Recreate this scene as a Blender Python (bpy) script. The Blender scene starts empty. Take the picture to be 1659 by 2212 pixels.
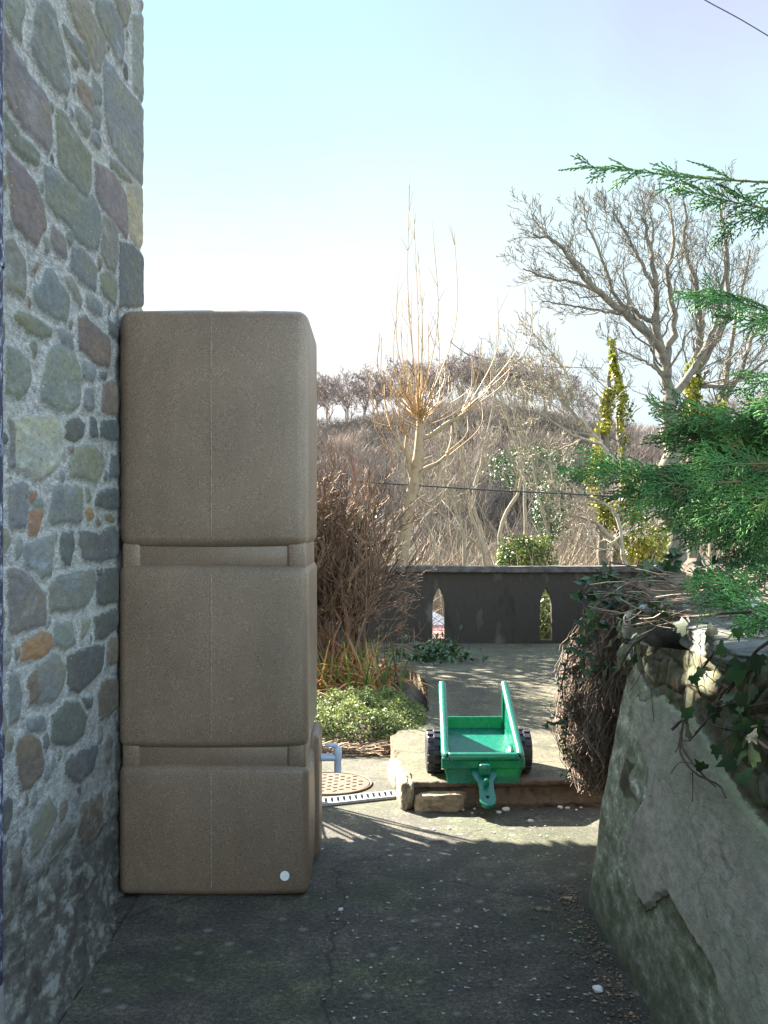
import bpy, bmesh, math, random
import numpy as np
from mathutils import Vector, Matrix

# ------------------------------------------------------------------ camera, sky, sun, exposure
S = bpy.context.scene
F, CX, CY, H = 2150.0, 806.0, 1130.0, 1.35
cam_d = bpy.data.cameras.new("camera")
cam = bpy.data.objects.new("camera", cam_d)
S.collection.objects.link(cam)
cam.location = (0, 0, H)
cam.rotation_euler = (math.radians(90), 0, 0)
cam_d.sensor_fit = 'VERTICAL'
cam_d.sensor_height = 36.0
cam_d.sensor_width = 27.0
cam_d.lens = F / 2212.0 * 36.0
cam_d.shift_x = (829.5 - CX) / 2212.0
cam_d.shift_y = (CY - 1106.0) / 2212.0
cam_d.clip_start = 0.05
cam_d.clip_end = 3000
S.camera = cam

SUN_AZ, SUN_EL = 42.0, 35.0      # degrees left of straight ahead, degrees up
w = bpy.data.worlds.new("World")
S.world = w
w.use_nodes = True
wn = w.node_tree
bgn = wn.nodes["Background"]
sky = wn.nodes.new("ShaderNodeTexSky")
sky.sky_type = 'NISHITA'
sky.sun_disc = False
sky.sun_elevation = math.radians(SUN_EL)
sky.sun_rotation = math.radians(-SUN_AZ)
sky.air_density = 1.0
sky.dust_density = 0.6
sky.ozone_density = 1.0
# pale winter haze: the sky near the sun never gets brighter than a thin cyan-white veil
def wnode(t, **k):
    n = wn.nodes.new(t)
    for a, b in k.items(): setattr(n, a, b)
    return n
geo = wnode("ShaderNodeTexCoord"); sxyz = wnode("ShaderNodeSeparateXYZ"); wn.links.new(geo.outputs['Generated'], sxyz.inputs[0])
skn = wnode("ShaderNodeTexNoise"); skn.inputs['Scale'].default_value = 2.6; skn.inputs['Detail'].default_value = 4; skn.inputs['Distortion'].default_value = .6
wn.links.new(geo.outputs['Generated'], skn.inputs['Vector'])
skm = wnode("ShaderNodeMath", operation='MULTIPLY_ADD'); skm.inputs[1].default_value = .16; skm.inputs[2].default_value = -.08; wn.links.new(skn.outputs[0], skm.inputs[0])
ska = wnode("ShaderNodeMath", operation='ADD'); wn.links.new(skm.outputs[0], ska.inputs[0]); wn.links.new(sxyz.outputs[2], ska.inputs[1])
def wramp(src, stops):
    n = wnode("ShaderNodeValToRGB"); cr = n.color_ramp
    while len(cr.elements) < len(stops): cr.elements.new(.5)
    for e, (p, c) in zip(cr.elements, stops): e.position = p; e.color = (*c, 1)
    wn.links.new(src, n.inputs[0]); return n.outputs[0]
el = wramp(ska.outputs[0], [(.0, (1, 1, 1)), (.20, (1., 1., 1.)), (.27, (.86, 1., 1.)), (.36, (.68, .94, 1.)), (.50, (.55, .85, 1.))])
azr = wnode("ShaderNodeMath", operation='ADD'); azr.inputs[1].default_value = .5; wn.links.new(sxyz.outputs[0], azr.inputs[0])
el2 = wramp(ska.outputs[0], [(.0, (.80, .93, 1)), (.16, (.76, .93, 1.)), (.33, (.68, .90, 1.)), (.46, (.60, .64, .92))])
azf = wramp(azr.outputs[0], [(.48, (0, 0, 0)), (.80, (1, 1, 1))])
wm = wnode("ShaderNodeMix", data_type='RGBA'); wn.links.new(azf, wm.inputs[0]); wn.links.new(el, wm.inputs[6]); wn.links.new(el2, wm.inputs[7])
lim = wnode("ShaderNodeVectorMath", operation='SCALE'); lim.inputs['Scale'].default_value = 1.07; wn.links.new(wm.outputs[2], lim.inputs[0])
yn = wramp(sxyz.outputs[1], [(.25, (5, 5, 5)), (.72, (1, 1, 1))])
lim2 = wnode("ShaderNodeVectorMath", operation='MULTIPLY'); wn.links.new(lim.outputs[0], lim2.inputs[0]); wn.links.new(yn, lim2.inputs[1]); lim = lim2
mn = wnode("ShaderNodeVectorMath", operation='MINIMUM'); warm = wramp(sxyz.outputs[1], [(.25, (1, .86, .68)), (.72, (1, 1, 1))])
wv = wnode("ShaderNodeVectorMath", operation='MULTIPLY'); wn.links.new(sky.outputs[0], wv.inputs[0]); wn.links.new(warm, wv.inputs[1])
wk = wnode("ShaderNodeVectorMath", operation='SCALE'); wk.inputs['Scale'].default_value = 1.08; wn.links.new(wv.outputs[0], wk.inputs[0])
wn.links.new(wk.outputs[0], mn.inputs[0]); wn.links.new(lim.outputs[0], mn.inputs[1])
wn.links.new(mn.outputs[0], bgn.inputs[0])
bgn.inputs[1].default_value = 0.12
sd_ = bpy.data.lights.new("sun", 'SUN')
sd_.energy = 5.0
sd_.angle = math.radians(0.5)
sd_.color = (1.0, 0.92, 0.78)
so = bpy.data.objects.new("sun", sd_)
S.collection.objects.link(so)
a_, e_ = math.radians(SUN_AZ), math.radians(SUN_EL)
SUNV = Vector((-math.sin(a_) * math.cos(e_), math.cos(a_) * math.cos(e_), math.sin(e_)))
so.rotation_euler = SUNV.to_track_quat('Z', 'Y').to_euler()
so.location = (-20, 25, 20)
S.view_settings.view_transform = 'Standard'
S.view_settings.look = 'None'
S.view_settings.exposure = 3.15
S.view_settings.gamma = 1.0

rng = np.random.default_rng(7)
random.seed(7)
R = random.random
def U(a, b): return a + (b - a) * random.random()

def at(xd, yd, Y):
    return np.array([(xd - CX) / F * Y, Y, H - (yd - CY) / F * Y])

# ------------------------------------------------------------------ helpers
def tag(o, label=None, cat=None, group=None, kind=None):
    if label: o["label"] = label
    if cat: o["category"] = cat
    if group: o["group"] = group
    if kind: o["kind"] = kind
    return o

def empty(name, loc, label, cat, group=None):
    o = bpy.data.objects.new(name, None)
    S.collection.objects.link(o)
    o.location = loc
    o.empty_display_size = 0.1
    return tag(o, label, cat, group)

def link(name, me, mat=None, parent=None, smooth=False):
    o = bpy.data.objects.new(name, me)
    S.collection.objects.link(o)
    if mat is not None:
        for m in (mat if isinstance(mat, (list, tuple)) else [mat]):
            me.materials.append(m)
    if parent is not None:
        o.parent = parent
        o.matrix_parent_inverse = Matrix.Translation(-Vector(parent.location))
    if smooth:
        me.polygons.foreach_set("use_smooth", [True] * len(me.polygons))
    me.update()
    return o

def npmesh(name, V, Fc, mat, parent=None, smooth=False, attrs=None, colors=None):
    V = np.asarray(V, dtype=np.float32); Fc = np.asarray(Fc, dtype=np.int32)
    me = bpy.data.meshes.new(name)
    n, k = Fc.shape
    me.vertices.add(len(V)); me.vertices.foreach_set("co", V.ravel())
    me.loops.add(n * k); me.loops.foreach_set("vertex_index", Fc.ravel())
    me.polygons.add(n)
    me.polygons.foreach_set("loop_start", np.arange(0, n * k, k, dtype=np.int32))
    me.polygons.foreach_set("loop_total", np.full(n, k, dtype=np.int32))
    me.update(calc_edges=True)
    me.validate()
    if attrs:
        for an, av in attrs.items():
            a = me.attributes.new(an, 'FLOAT', 'POINT'); a.data.foreach_set("value", np.asarray(av, np.float32))
    if colors:
        for an, av in colors.items():
            a = me.attributes.new(an, 'FLOAT_COLOR', 'POINT')
            a.data.foreach_set("color", np.asarray(av, np.float32).ravel())
    return link(name, me, mat, parent, smooth)

class Buf:
    """collects pieces (V,F quads) into one mesh"""
    def __init__(s): s.V = []; s.F = []; s.n = 0; s.c = []
    def add(s, V, Fc, c=0.5):
        if len(V) == 0: return
        Fc = np.asarray(Fc)
        if Fc.shape[1] == 3: Fc = np.concatenate([Fc, Fc[:, 2:3]], 1)
        s.V.append(np.asarray(V)); s.F.append(Fc + s.n); s.n += len(V)
        s.c.append(np.broadcast_to(np.asarray(c, float), (len(V),)))
    def build(s, name, mat, parent=None, smooth=False):
        V = np.concatenate(s.V); Fc = np.concatenate(s.F)
        tri = Fc[:, 2] == Fc[:, 3]
        if tri.all(): Fc = Fc[:, :3]
        elif tri.any():
            q = Fc[~tri]; t = Fc[tri][:, :3]
            Fc = np.concatenate([q[:, [0, 1, 2]], q[:, [0, 2, 3]], t])
        return npmesh(name, V, Fc, mat, parent, smooth, attrs={"tone": np.concatenate(s.c)})

def tubes(P, Rr, k=4, cap=False):
    """P (T,n,3), Rr (T,n) -> V,F of T swept tubes"""
    P = np.asarray(P, float); Rr = np.asarray(Rr, float)
    T, n, _ = P.shape
    d = np.gradient(P, axis=1)
    d /= np.linalg.norm(d, axis=2, keepdims=True) + 1e-12
    m = P[:, -1] - P[:, 0]
    m /= np.linalg.norm(m, axis=1, keepdims=True) + 1e-12
    ref = np.where(np.abs(m[:, 2:3]) > .8, np.array([[1., .1, 0]]), np.array([[0., .1, 1.]]))
    u = np.cross(d, ref[:, None, :]); u /= np.linalg.norm(u, axis=2, keepdims=True) + 1e-12
    v = np.cross(d, u)
    an = np.arange(k) * 2 * np.pi / k
    ring = u[:, :, None, :] * np.cos(an)[None, None, :, None] + v[:, :, None, :] * np.sin(an)[None, None, :, None]
    V = P[:, :, None, :] + ring * Rr[:, :, None, None]
    V = V.reshape(-1, 3)
    i = np.arange(k); j = (i + 1) % k
    base = (np.arange(T)[:, None, None] * n + np.arange(n - 1)[None, :, None]) * k
    Fq = np.stack([base + i, base + j, base + k + j, base + k + i], -1).reshape(-1, 4)
    return V, Fq

def tube1(buf, pts, rad, k=8, c=.5, closed_ends=True):
    P = np.asarray(pts, float)[None]; Rr = np.asarray(rad, float)
    if Rr.ndim == 0: Rr = np.full(P.shape[1], float(Rr))
    V, Fq = tubes(P, Rr[None], k)
    buf.add(V, Fq, c)
    if closed_ends:
        for idx in (0, P.shape[1] - 1):
            ring = V[idx * k:(idx + 1) * k]
            vv = np.vstack([ring, P[0, idx]])
            buf.add(vv, [[a, (a + 1) % k, k] for a in range(k)], c)

def smoothline(pts, n=24):
    """Catmull-Rom through control points"""
    P = np.asarray(pts, float)
    Q = np.vstack([2 * P[0] - P[1], P, 2 * P[-1] - P[-2]])
    out = []
    segs = len(P) - 1
    for t in np.linspace(0, segs, n):
        i = min(int(t), segs - 1); f = t - i
        a, b, c, d = Q[i], Q[i + 1], Q[i + 2], Q[i + 3]
        out.append(.5 * ((2 * b) + (-a + c) * f + (2 * a - 5 * b + 4 * c - d) * f * f + (-a + 3 * b - 3 * c + d) * f ** 3))
    return np.array(out)

def bm_obj(name, bm, mat, parent=None, smooth=False):
    me = bpy.data.meshes.new(name); bm.to_mesh(me); bm.free()
    return link(name, me, mat, parent, smooth)

def rbox(bm, x0, x1, y0, y1, z0, z1, r=0.01, seg=3, rot=None):
    g = bmesh.ops.create_cube(bm, size=1)
    vs = g['verts']
    M = Matrix.Translation(((x0 + x1) / 2, (y0 + y1) / 2, (z0 + z1) / 2)) @ Matrix.Diagonal((x1 - x0, y1 - y0, z1 - z0, 1))
    bmesh.ops.transform(bm, matrix=M, verts=vs)
    if r > 0:
        es = list({e for v in vs for e in v.link_edges})
        res = bmesh.ops.bevel(bm, geom=es, offset=r, segments=seg, affect='EDGES', profile=.5)
        vs = list({v for f in res['faces'] for v in f.verts} | {v for v in vs if v.is_valid})
    if rot is not None:
        bmesh.ops.transform(bm, matrix=rot, verts=[v for v in vs if v.is_valid])
    return vs

def vnoise(P, scale, seed=0, octaves=3):
    """cheap value noise for numpy points (N,3) -> (N,) in 0..1"""
    out = np.zeros(len(P)); amp = 1.0; tot = 0
    for o in range(octaves):
        q = np.asarray(P) * scale * (2 ** o) + seed * 17.3
        i = np.floor(q).astype(np.int64); f = q - i; f = f * f * (3 - 2 * f)
        r = 0
        for dx in (0, 1):
            for dy in (0, 1):
                for dz in (0, 1):
                    h = (i[:, 0] + dx) * 374761393 + (i[:, 1] + dy) * 668265263 + (i[:, 2] + dz) * 2147483647 + seed * 1013
                    h = (h ^ (h >> 13)) * 1274126177
                    h = ((h ^ (h >> 16)) & 0xffff) / 65535.0
                    wgt = (f[:, 0] if dx else 1 - f[:, 0]) * (f[:, 1] if dy else 1 - f[:, 1]) * (f[:, 2] if dz else 1 - f[:, 2])
                    r = r + h * wgt
        out += r * amp; tot += amp; amp *= .5
    return out / tot

def polysd(px, py, poly):
    """signed distance (positive inside) of points to polygon"""
    poly = np.asarray(poly, float); n = len(poly)
    best = np.full(px.shape, 1e9); inside = np.zeros(px.shape, bool)
    for i in range(n):
        ax, ay = poly[i]; bx, by = poly[(i + 1) % n]
        ex, ey = bx - ax, by - ay
        t = np.clip(((px - ax) * ex + (py - ay) * ey) / (ex * ex + ey * ey + 1e-12), 0, 1)
        dd = np.hypot(px - ax - t * ex, py - ay - t * ey)
        best = np.minimum(best, dd)
        cond = ((ay > py) != (by > py)) & (px < (bx - ax) * (py - ay) / (by - ay + 1e-12) + ax)
        inside ^= cond
    return np.where(inside, best, -best)

def grid_faces(nu, nv):
    i, j = np.meshgrid(np.arange(nu - 1), np.arange(nv - 1), indexing='ij')
    a = i * nv + j
    return np.stack([a, a + nv, a + nv + 1, a + 1], -1).reshape(-1, 4)

# ------------------------------------------------------------------ materials
def mat_new(name):
    m = bpy.data.materials.new(name); m.use_nodes = True
    nt = m.node_tree
    return m, nt, nt.nodes, nt.links, nt.nodes["Principled BSDF"]

def N(nt, typ, **kw):
    n = nt.nodes.new(typ)
    for k, v in kw.items():
        if k in ('inp',):
            for kk, vv in v.items(): n.inputs[kk].default_value = vv
        else: setattr(n, k, v)
    return n

def coords(nt, scale=(1, 1, 1)):
    tc = N(nt, "ShaderNodeTexCoord")
    mp = N(nt, "ShaderNodeMapping"); mp.inputs['Scale'].default_value = scale
    nt.links.new(tc.outputs['Object'], mp.inputs[0])
    return mp.outputs[0]

def noise(nt, vec, scale, detail=4, rough=.55, dist=0):
    n = N(nt, "ShaderNodeTexNoise")
    n.inputs['Scale'].default_value = scale; n.inputs['Detail'].default_value = detail
    n.inputs['Roughness'].default_value = rough; n.inputs['Distortion'].default_value = dist
    if vec is not None: nt.links.new(vec, n.inputs['Vector'])
    return n.outputs['Fac']

def ramp(nt, fac, stops, interp='LINEAR'):
    r = N(nt, "ShaderNodeValToRGB"); cr = r.color_ramp; cr.interpolation = interp
    while len(cr.elements) < len(stops): cr.elements.new(.5)
    for e, (p, c) in zip(cr.elements, stops):
        e.position = p
        e.color = (c, c, c, 1) if not hasattr(c, '__len__') else (c[0], c[1], c[2], 1)
    nt.links.new(fac, r.inputs[0])
    return r.outputs[0]

def mix(nt, fac, a, b, mode='MIX'):
    m = N(nt, "ShaderNodeMix", data_type='RGBA', blend_type=mode)
    for idx, v in ((0, fac), (6, a), (7, b)):
        if hasattr(v, 'node'): nt.links.new(v, m.inputs[idx])
        elif idx == 0: m.inputs[0].default_value = v
        else: m.inputs[idx].default_value = (v[0], v[1], v[2], 1)
    return m.outputs[2]

def mth(nt, op, a, b=None, clamp=False):
    m = N(nt, "ShaderNodeMath", operation=op, use_clamp=clamp)
    for i, v in enumerate((a, b)):
        if v is None: continue
        if hasattr(v, 'node'): nt.links.new(v, m.inputs[i])
        else: m.inputs[i].default_value = v
    return m.outputs[0]

def attr(nt, name, out='Fac'):
    a = N(nt, "ShaderNodeAttribute"); a.attribute_name = name
    return a.outputs[out]

def bump(nt, bsdf, height, strength=.5, dist=.01):
    b = N(nt, "ShaderNodeBump"); b.inputs['Strength'].default_value = strength; b.inputs['Distance'].default_value = dist
    nt.links.new(height, b.inputs['Height']); nt.links.new(b.outputs[0], bsdf.inputs['Normal'])

def simple(name, cols, scale=6, rough=.85, bstr=.3, bdist=.005, bscale=None, tone=False, transl=0, spec=None, detail=5, stretch=(1, 1, 1), metal=0):
    """noise mix of two or three colours, bump"""
    m, nt, ns, lk, b = mat_new(name)
    v = coords(nt, stretch)
    f = noise(nt, v, scale, detail)
    n = len(cols)
    c = ramp(nt, f, [(.3 + .4 * i / max(1, n - 1), cols[i]) for i in range(n)])
    if tone:
        t = attr(nt, "tone")
        tt = ramp(nt, t, [(0, .45), (1, 1.5)])
        c = mix(nt, 1.0, c, tt, 'MULTIPLY')
    lk.new(c, b.inputs['Base Color'])
    b.inputs['Roughness'].default_value = rough
    b.inputs['Metallic'].default_value = metal
    if spec is not None: b.inputs['Specular IOR Level'].default_value = spec
    if bstr > 0: bump(nt, b, noise(nt, v, bscale or scale * 6, 4), bstr, bdist)
    if transl > 0:
        out = ns["Material Output"]
        tr = N(nt, "ShaderNodeBsdfTranslucent"); lk.new(c, tr.inputs[0])
        ms = N(nt, "ShaderNodeMixShader"); ms.inputs[0].default_value = transl
        lk.new(b.outputs[0], ms.inputs[1]); lk.new(tr.outputs[0], ms.inputs[2]); lk.new(ms.outputs[0], out.inputs[0])
    return m

M = {}
M['bark'] = simple('bark', [(.062, .054, .042), (.13, .113, .088), (.13, .125, .08)], 9, .9, .5, .004, tone=True)
M['pale_bark'] = simple('pale_bark', [(.12, .10, .07), (.22, .185, .13), (.17, .155, .11)], 12, .85, .4, .003, tone=True)
M['willow_bark'] = simple('willow_bark', [(.15, .10, .055), (.24, .18, .11), (.20, .14, .07)], 14, .8, .4, .003, tone=True)
M['willow_shoot'] = simple('willow_shoot', [(.24, .135, .045), (.27, .185, .085)], 5, .6, 0, tone=True)
M['red_shoot'] = simple('red_shoot', [(.20, .09, .055), (.26, .13, .08)], 5, .6, 0, tone=True)
M['shrub_twig'] = simple('shrub_twig', [(.045, .026, .018), (.20, .125, .08), (.09, .052, .035)], 9, .8, 0, tone=True)
M['far_twig'] = simple('far_twig', [(.10, .078, .066), (.25, .195, .16)], .4, .9, 0, tone=True)
M['far_trunk'] = simple('far_trunk', [(.15, .12, .115), (.25, .205, .19)], .8, .9, 0, tone=True)
M['scrub_twig'] = simple('scrub_twig', [(.055, .04, .028), (.21, .16, .11), (.11, .085, .055)], .6, .9, 0, tone=True)
M['conifer'] = simple('conifer', [(.15, .11, .04), (.045, .14, .04), (.08, .22, .055), (.10, .25, .06), (.20, .32, .08)], 9, .75, 0, tone=True, transl=.25)
M['conifer_stem'] = simple('conifer_stem', [(.14, .09, .04), (.09, .07, .035)], 9, .8, .3, .002)
M['ivy_leaf'] = simple('ivy_leaf', [(.012, .04, .015), (.03, .08, .02), (.06, .11, .02)], 14, .5, .2, .002, tone=True, transl=.1)
M['yellow_ivy'] = simple('yellow_ivy', [(.09, .12, .012), (.22, .23, .025), (.32, .28, .04)], 2.5, .4, 0, tone=True, transl=.25)  # ivy with yellow-green leaves
M['bush_leaf'] = simple('bush_leaf', [(.03, .07, .01), (.09, .13, .02), (.16, .19, .03)], 4, .4, 0, tone=True, transl=.2)
M['cover_leaf'] = simple('cover_leaf', [(.04, .075, .02), (.15, .19, .05), (.24, .27, .09)], 18, .6, 0, tone=True, transl=.25)
M['blade'] = simple('blade', [(.38, .11, .03), (.46, .24, .09), (.20, .15, .04)], 5, .6, 0, tone=True, transl=.35)
M['green_blade'] = simple('green_blade', [(.05, .12, .015), (.12, .18, .03)], 5, .5, 0, tone=True, transl=.35)
M['root'] = simple('root', [(.13, .098, .078), (.28, .215, .17), (.19, .145, .115)], 12, .9, 0, tone=True)
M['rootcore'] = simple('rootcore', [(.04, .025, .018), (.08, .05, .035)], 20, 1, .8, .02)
M['vine'] = simple('vine', [(.05, .03, .025), (.12, .08, .06)], 30, .8, .3, .002)
M['soil'] = simple('soil', [(.03, .022, .015), (.07, .05, .032), (.10, .075, .05)], 14, 1, 1, .02, 30)
M['litter'] = simple('litter', [(.16, .10, .06), (.30, .22, .15), (.09, .06, .04)], 30, .9, 0, tone=True)
M['cable'] = simple('cable', [(.02, .02, .022), (.03, .03, .032)], 5, .6, 0)
M['black_rubber'] = simple('black_rubber', [(.010, .010, .018), (.022, .022, .034)], 40, .5, .15, .001)
M['hub_plastic'] = simple('hub_plastic', [(.30, .02, .015), (.36, .03, .02)], 20, .4, 0)
M['tap_plastic'] = simple('tap_plastic', [(.44, .50, .62), (.50, .56, .68)], 20, .35, 0)
M['badge'] = simple('badge', [(.72, .76, .78), (.80, .83, .84)], 60, .4, 0)
M['badge_print'] = simple('badge_print', [(.45, .48, .50), (.52, .55, .57)], 60, .5, 0)
M['galv'] = simple('galv', [(.20, .21, .24), (.34, .36, .40), (.26, .26, .30)], 25, .4, .2, .001, metal=.35)
M['iron'] = simple('iron', [(.055, .03, .014), (.085, .05, .026), (.04, .024, .014)], 30, .7, .5, .002)
M['darkpit'] = simple('darkpit', [(.01, .01, .01), (.02, .018, .015)], 30, 1, 0)
M['pebble'] = simple('pebble', [(.28, .26, .25), (.50, .48, .47), (.38, .33, .31)], 30, .9, .4, .003)
M['quartz'] = simple('quartz', [(.58, .55, .55), (.78, .74, .74)], 30, .6, .4, .003)
M['roof_tile'] = None

# pipe: flaking dark paint
m, nt, ns, lk, b = mat_new('flaking_paint'); v = coords(nt, (1, 1, .45))
f = noise(nt, v, 60, 6, .7)
lk.new(ramp(nt, f, [(.50, (.012, .012, .03)), (.56, (.10, .12, .18)), (.66, (.30, .34, .38))]), b.inputs['Base Color'])
b.inputs['Roughness'].default_value = .7; bump(nt, b, f, .5, .002); M['pipe'] = m

# tank: speckled brown moulded plastic
m, nt, ns, lk, b = mat_new('speckled_plastic'); v = coords(nt)
f1 = noise(nt, v, 460, 2, .5); f2 = noise(nt, v, 300, 2, .5); f3 = noise(nt, v, 2.2, 3)
c = ramp(nt, f1, [(.32, (.070, .047, .032)), (.45, (.142, .098, .066)), (.57, (.160, .113, .077)), (.70, (.36, .27, .195))])
c = mix(nt, ramp(nt, f2, [(.60, 0.), (.70, .45)]), c, (.31, .26, .21))
c = mix(nt, ramp(nt, f2, [(.30, .75), (.38, 0.)]), c, (.05, .04, .034))
c = mix(nt, 1, c, ramp(nt, f3, [(.35, .85), (.65, 1.12)]), 'MULTIPLY')
c = mix(nt, 1, c, ramp(nt, noise(nt, coords(nt, (7, 7, .6)), 3, 5, .6), [(.40, .965), (.60, 1.03)]), 'MULTIPLY')
c = mix(nt, ramp(nt, noise(nt, v, 11, 6, .75), [(.68, 0.), (.76, .22)]), c, (.30, .27, .22))
lk.new(c, b.inputs['Base Color']); b.inputs['Roughness'].default_value = .42
bump(nt, b, f1, .15, .001); M['tank'] = m
m, nt, ns, lk, b = mat_new('seam_plastic'); v = coords(nt)
lk.new(ramp(nt, noise(nt, v, 90, 3), [(.40, (.17, .13, .09)), (.58, (.33, .28, .22))]), b.inputs['Base Color'])
b.inputs['Roughness'].default_value = .6; M['seam'] = m

# trailer plastic
def plastic_green():
    m, nt, ns, lk, b = mat_new('green_plastic'); v = coords(nt)
    c = ramp(nt, noise(nt, v, 5, 3), [(.3, (.003, .135, .090)), (.7, (.004, .165, .108))])
    c = mix(nt, ramp(nt, noise(nt, v, 45, 6, .7), [(.55, 0.), (.68, .35)]), c, (.12, .26, .19))
    c = mix(nt, ramp(nt, noise(nt, coords(nt, (1, 6, 6)), 20, 5, .75), [(.62, 0.), (.68, .4)]), c, (.25, .36, .30))
    lk.new(c, b.inputs['Base Color'])
    lk.new(ramp(nt, noise(nt, v, 25, 4), [(.3, .18), (.7, .36)]), b.inputs['Roughness'])
    b.inputs['Specular IOR Level'].default_value = .6
    out = ns["Material Output"]
    tr = N(nt, "ShaderNodeBsdfTranslucent"); tr.inputs[0].default_value = (.01, .42, .06, 1)
    ms = N(nt, "ShaderNodeMixShader"); ms.inputs[0].default_value = .22
    lk.new(b.outputs[0], ms.inputs[1]); lk.new(tr.outputs[0], ms.inputs[2]); lk.new(ms.outputs[0], out.inputs[0])
    return m
M['green'] = plastic_green()

# rubble wall of the house: signed distance attribute decides stone / mortar
def rubble(name, use_attr=True):
    m, nt, ns, lk, b = mat_new(name)
    v = coords(nt, (1, .36, 1))
    fine = noise(nt, v, 62, 8, .75); mid = noise(nt, v, 9, 5, .6); grit = noise(nt, v, 220, 3, .7)
    if use_attr:
        sd = attr(nt, "stone"); col = attr(nt, "stonecol", 'Color')
        sdn = mth(nt, 'ADD', sd, mth(nt, 'MULTIPLY', mth(nt, 'SUBTRACT', fine, .5), .060))
        mask = ramp(nt, mth(nt, 'ADD', mth(nt, 'MULTIPLY', sdn, 60), .5), [(.40, 0.), (.60, 1.)])
    else:
        vo = N(nt, "ShaderNodeTexVoronoi", feature='DISTANCE_TO_EDGE'); vo.inputs['Scale'].default_value = 4.2
        vc = N(nt, "ShaderNodeTexVoronoi", feature='F1'); vc.inputs['Scale'].default_value = 4.2
        lk.new(v, vo.inputs['Vector']); lk.new(v, vc.inputs['Vector'])
        mask = ramp(nt, mth(nt, 'ADD', vo.outputs[0], mth(nt, 'MULTIPLY', mth(nt, 'SUBTRACT', fine, .5), .12)), [(.09, 0.), (.13, 1.)])
        col = mix(nt, .85, vc.outputs['Color'], (.13, .14, .13))
    # stone colour: tint varied by lichen, rust and dark pitting
    sc = mix(nt, ramp(nt, fine, [(.40, 0.), (.62, .5)]), mix(nt, 1, col, (.70, .70, .72), 'MULTIPLY'), mix(nt, 1, col, (1.45, 1.45, 1.4), 'MULTIPLY'))
    col = sc
    sc = mix(nt, ramp(nt, mid, [(.42, 0.), (.62, .65)]), col, mix(nt, 1, col, (1.25, 1.15, .75), 'MULTIPLY'))
    sc = mix(nt, ramp(nt, noise(nt, v, 15, 5, .65), [(.56, 0.), (.66, .6)]), sc, mix(nt, 1, col, (1.55, 1.65, 1.75), 'MULTIPLY'))
    sc = mix(nt, ramp(nt, noise(nt, v, 90, 4, .7), [(.60, 0.), (.68, .75)]), sc, (.035, .038, .045))
    sc = mix(nt, ramp(nt, noise(nt, v, 130, 3, .6), [(.67, 0.), (.72, .6)]), sc, (.42, .42, .42))
    mo = ramp(nt, fine, [(.34, (.09, .09, .088)), (.46, (.20, .203, .195)), (.54, (.26, .262, .250)), (.66, (.41, .41, .39))])
    mo = mix(nt, 1, mo, ramp(nt, grit, [(.38, .72), (.50, 1.), (.62, 1.3)]), 'MULTIPLY')
    mo = mix(nt, ramp(nt, mid, [(.45, 0.), (.7, .40)]), mo, (.25, .27, .23))
    mo = mix(nt, ramp(nt, noise(nt, v, 150, 3, .7), [(.63, 0.), (.68, .8)]), mo, (.08, .085, .10))
    c = mix(nt, mask, mo, sc)
    # damp green-brown staining of the wall foot
    tc = N(nt, "ShaderNodeTexCoord"); sp = N(nt, "ShaderNodeSeparateXYZ"); lk.new(tc.outputs['Object'], sp.inputs[0])
    hz = mth(nt, 'ADD', sp.outputs[2], mth(nt, 'MULTIPLY', mth(nt, 'SUBTRACT', noise(nt, v, 3.5, 4), .5), .9))
    damp = ramp(nt, hz, [(.30, .90), (.66, 0.)])
    dc = ramp(nt, noise(nt, v, 22, 6, .7), [(.38, (.018, .014, .011)), (.50, (.05, .046, .034)), (.60, (.17, .18, .16))])
    c = mix(nt, damp, c, dc)
    lk.new(c, b.inputs['Base Color']); b.inputs['Roughness'].default_value = .92
    hgt = mth(nt, 'ADD', mth(nt, 'MULTIPLY', fine, .55), mth(nt, 'MULTIPLY', grit, .9))
    hgt = mth(nt, 'SUBTRACT', hgt, mth(nt, 'MULTIPLY', mask, .35))
    bump(nt, b, hgt, .6, .006)
    return m
M['rubble'] = rubble('rubble')
M['rubble_plain'] = rubble('rubble_plain', False)

# old render of the garden wall
m, nt, ns, lk, b = mat_new('old_render'); v = coords(nt, (1, .42, 1))
fine = noise(nt, v, 45, 6, .7); mid = noise(nt, v, 6, 5, .6); st = noise(nt, coords(nt, (1, .42, .8)), 26, 7, .75)
wob = mth(nt, 'MULTIPLY', mth(nt, 'SUBTRACT', fine, .5), .030)
smooth_ = mth(nt, 'ADD', attr(nt, 'render'), wob); bare = mth(nt, 'ADD', attr(nt, 'bare'), wob)
old = ramp(nt, st, [(.38, (.16, .17, .11)), (.48, (.30, .315, .225)), (.56, (.42, .435, .34)), (.62, (.74, .76, .68))])
old = mix(nt, ramp(nt, mid, [(.50, 0.), (.62, .6)]), old, (.07, .085, .035))
sm = ramp(nt, noise(nt, v, 4, 5, .6), [(.36, (.33, .305, .255)), (.50, (.45, .415, .35)), (.64, (.39, .385, .31))])
sm = mix(nt, 1, sm, ramp(nt, fine, [(.40, .82), (.60, 1.18)]), 'MULTIPLY')
sm = mix(nt, ramp(nt, noise(nt, v, 2.2, 5, .7), [(.50, 0.), (.58, .5)]), sm, (.29, .31, .22))
sm = mix(nt, ramp(nt, noise(nt, coords(nt, (1, .5, .4)), 9, 4, .6), [(.55, 0.), (.72, .22)]), sm, (.16, .16, .13))
br = ramp(nt, noise(nt, v, 16, 5, .7), [(.28, (.03, .025, .018)), (.42, (.085, .06, .038)), (.52, (.10, .105, .05)), (.62, (.17, .17, .14)), (.72, (.24, .24, .21))])
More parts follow.
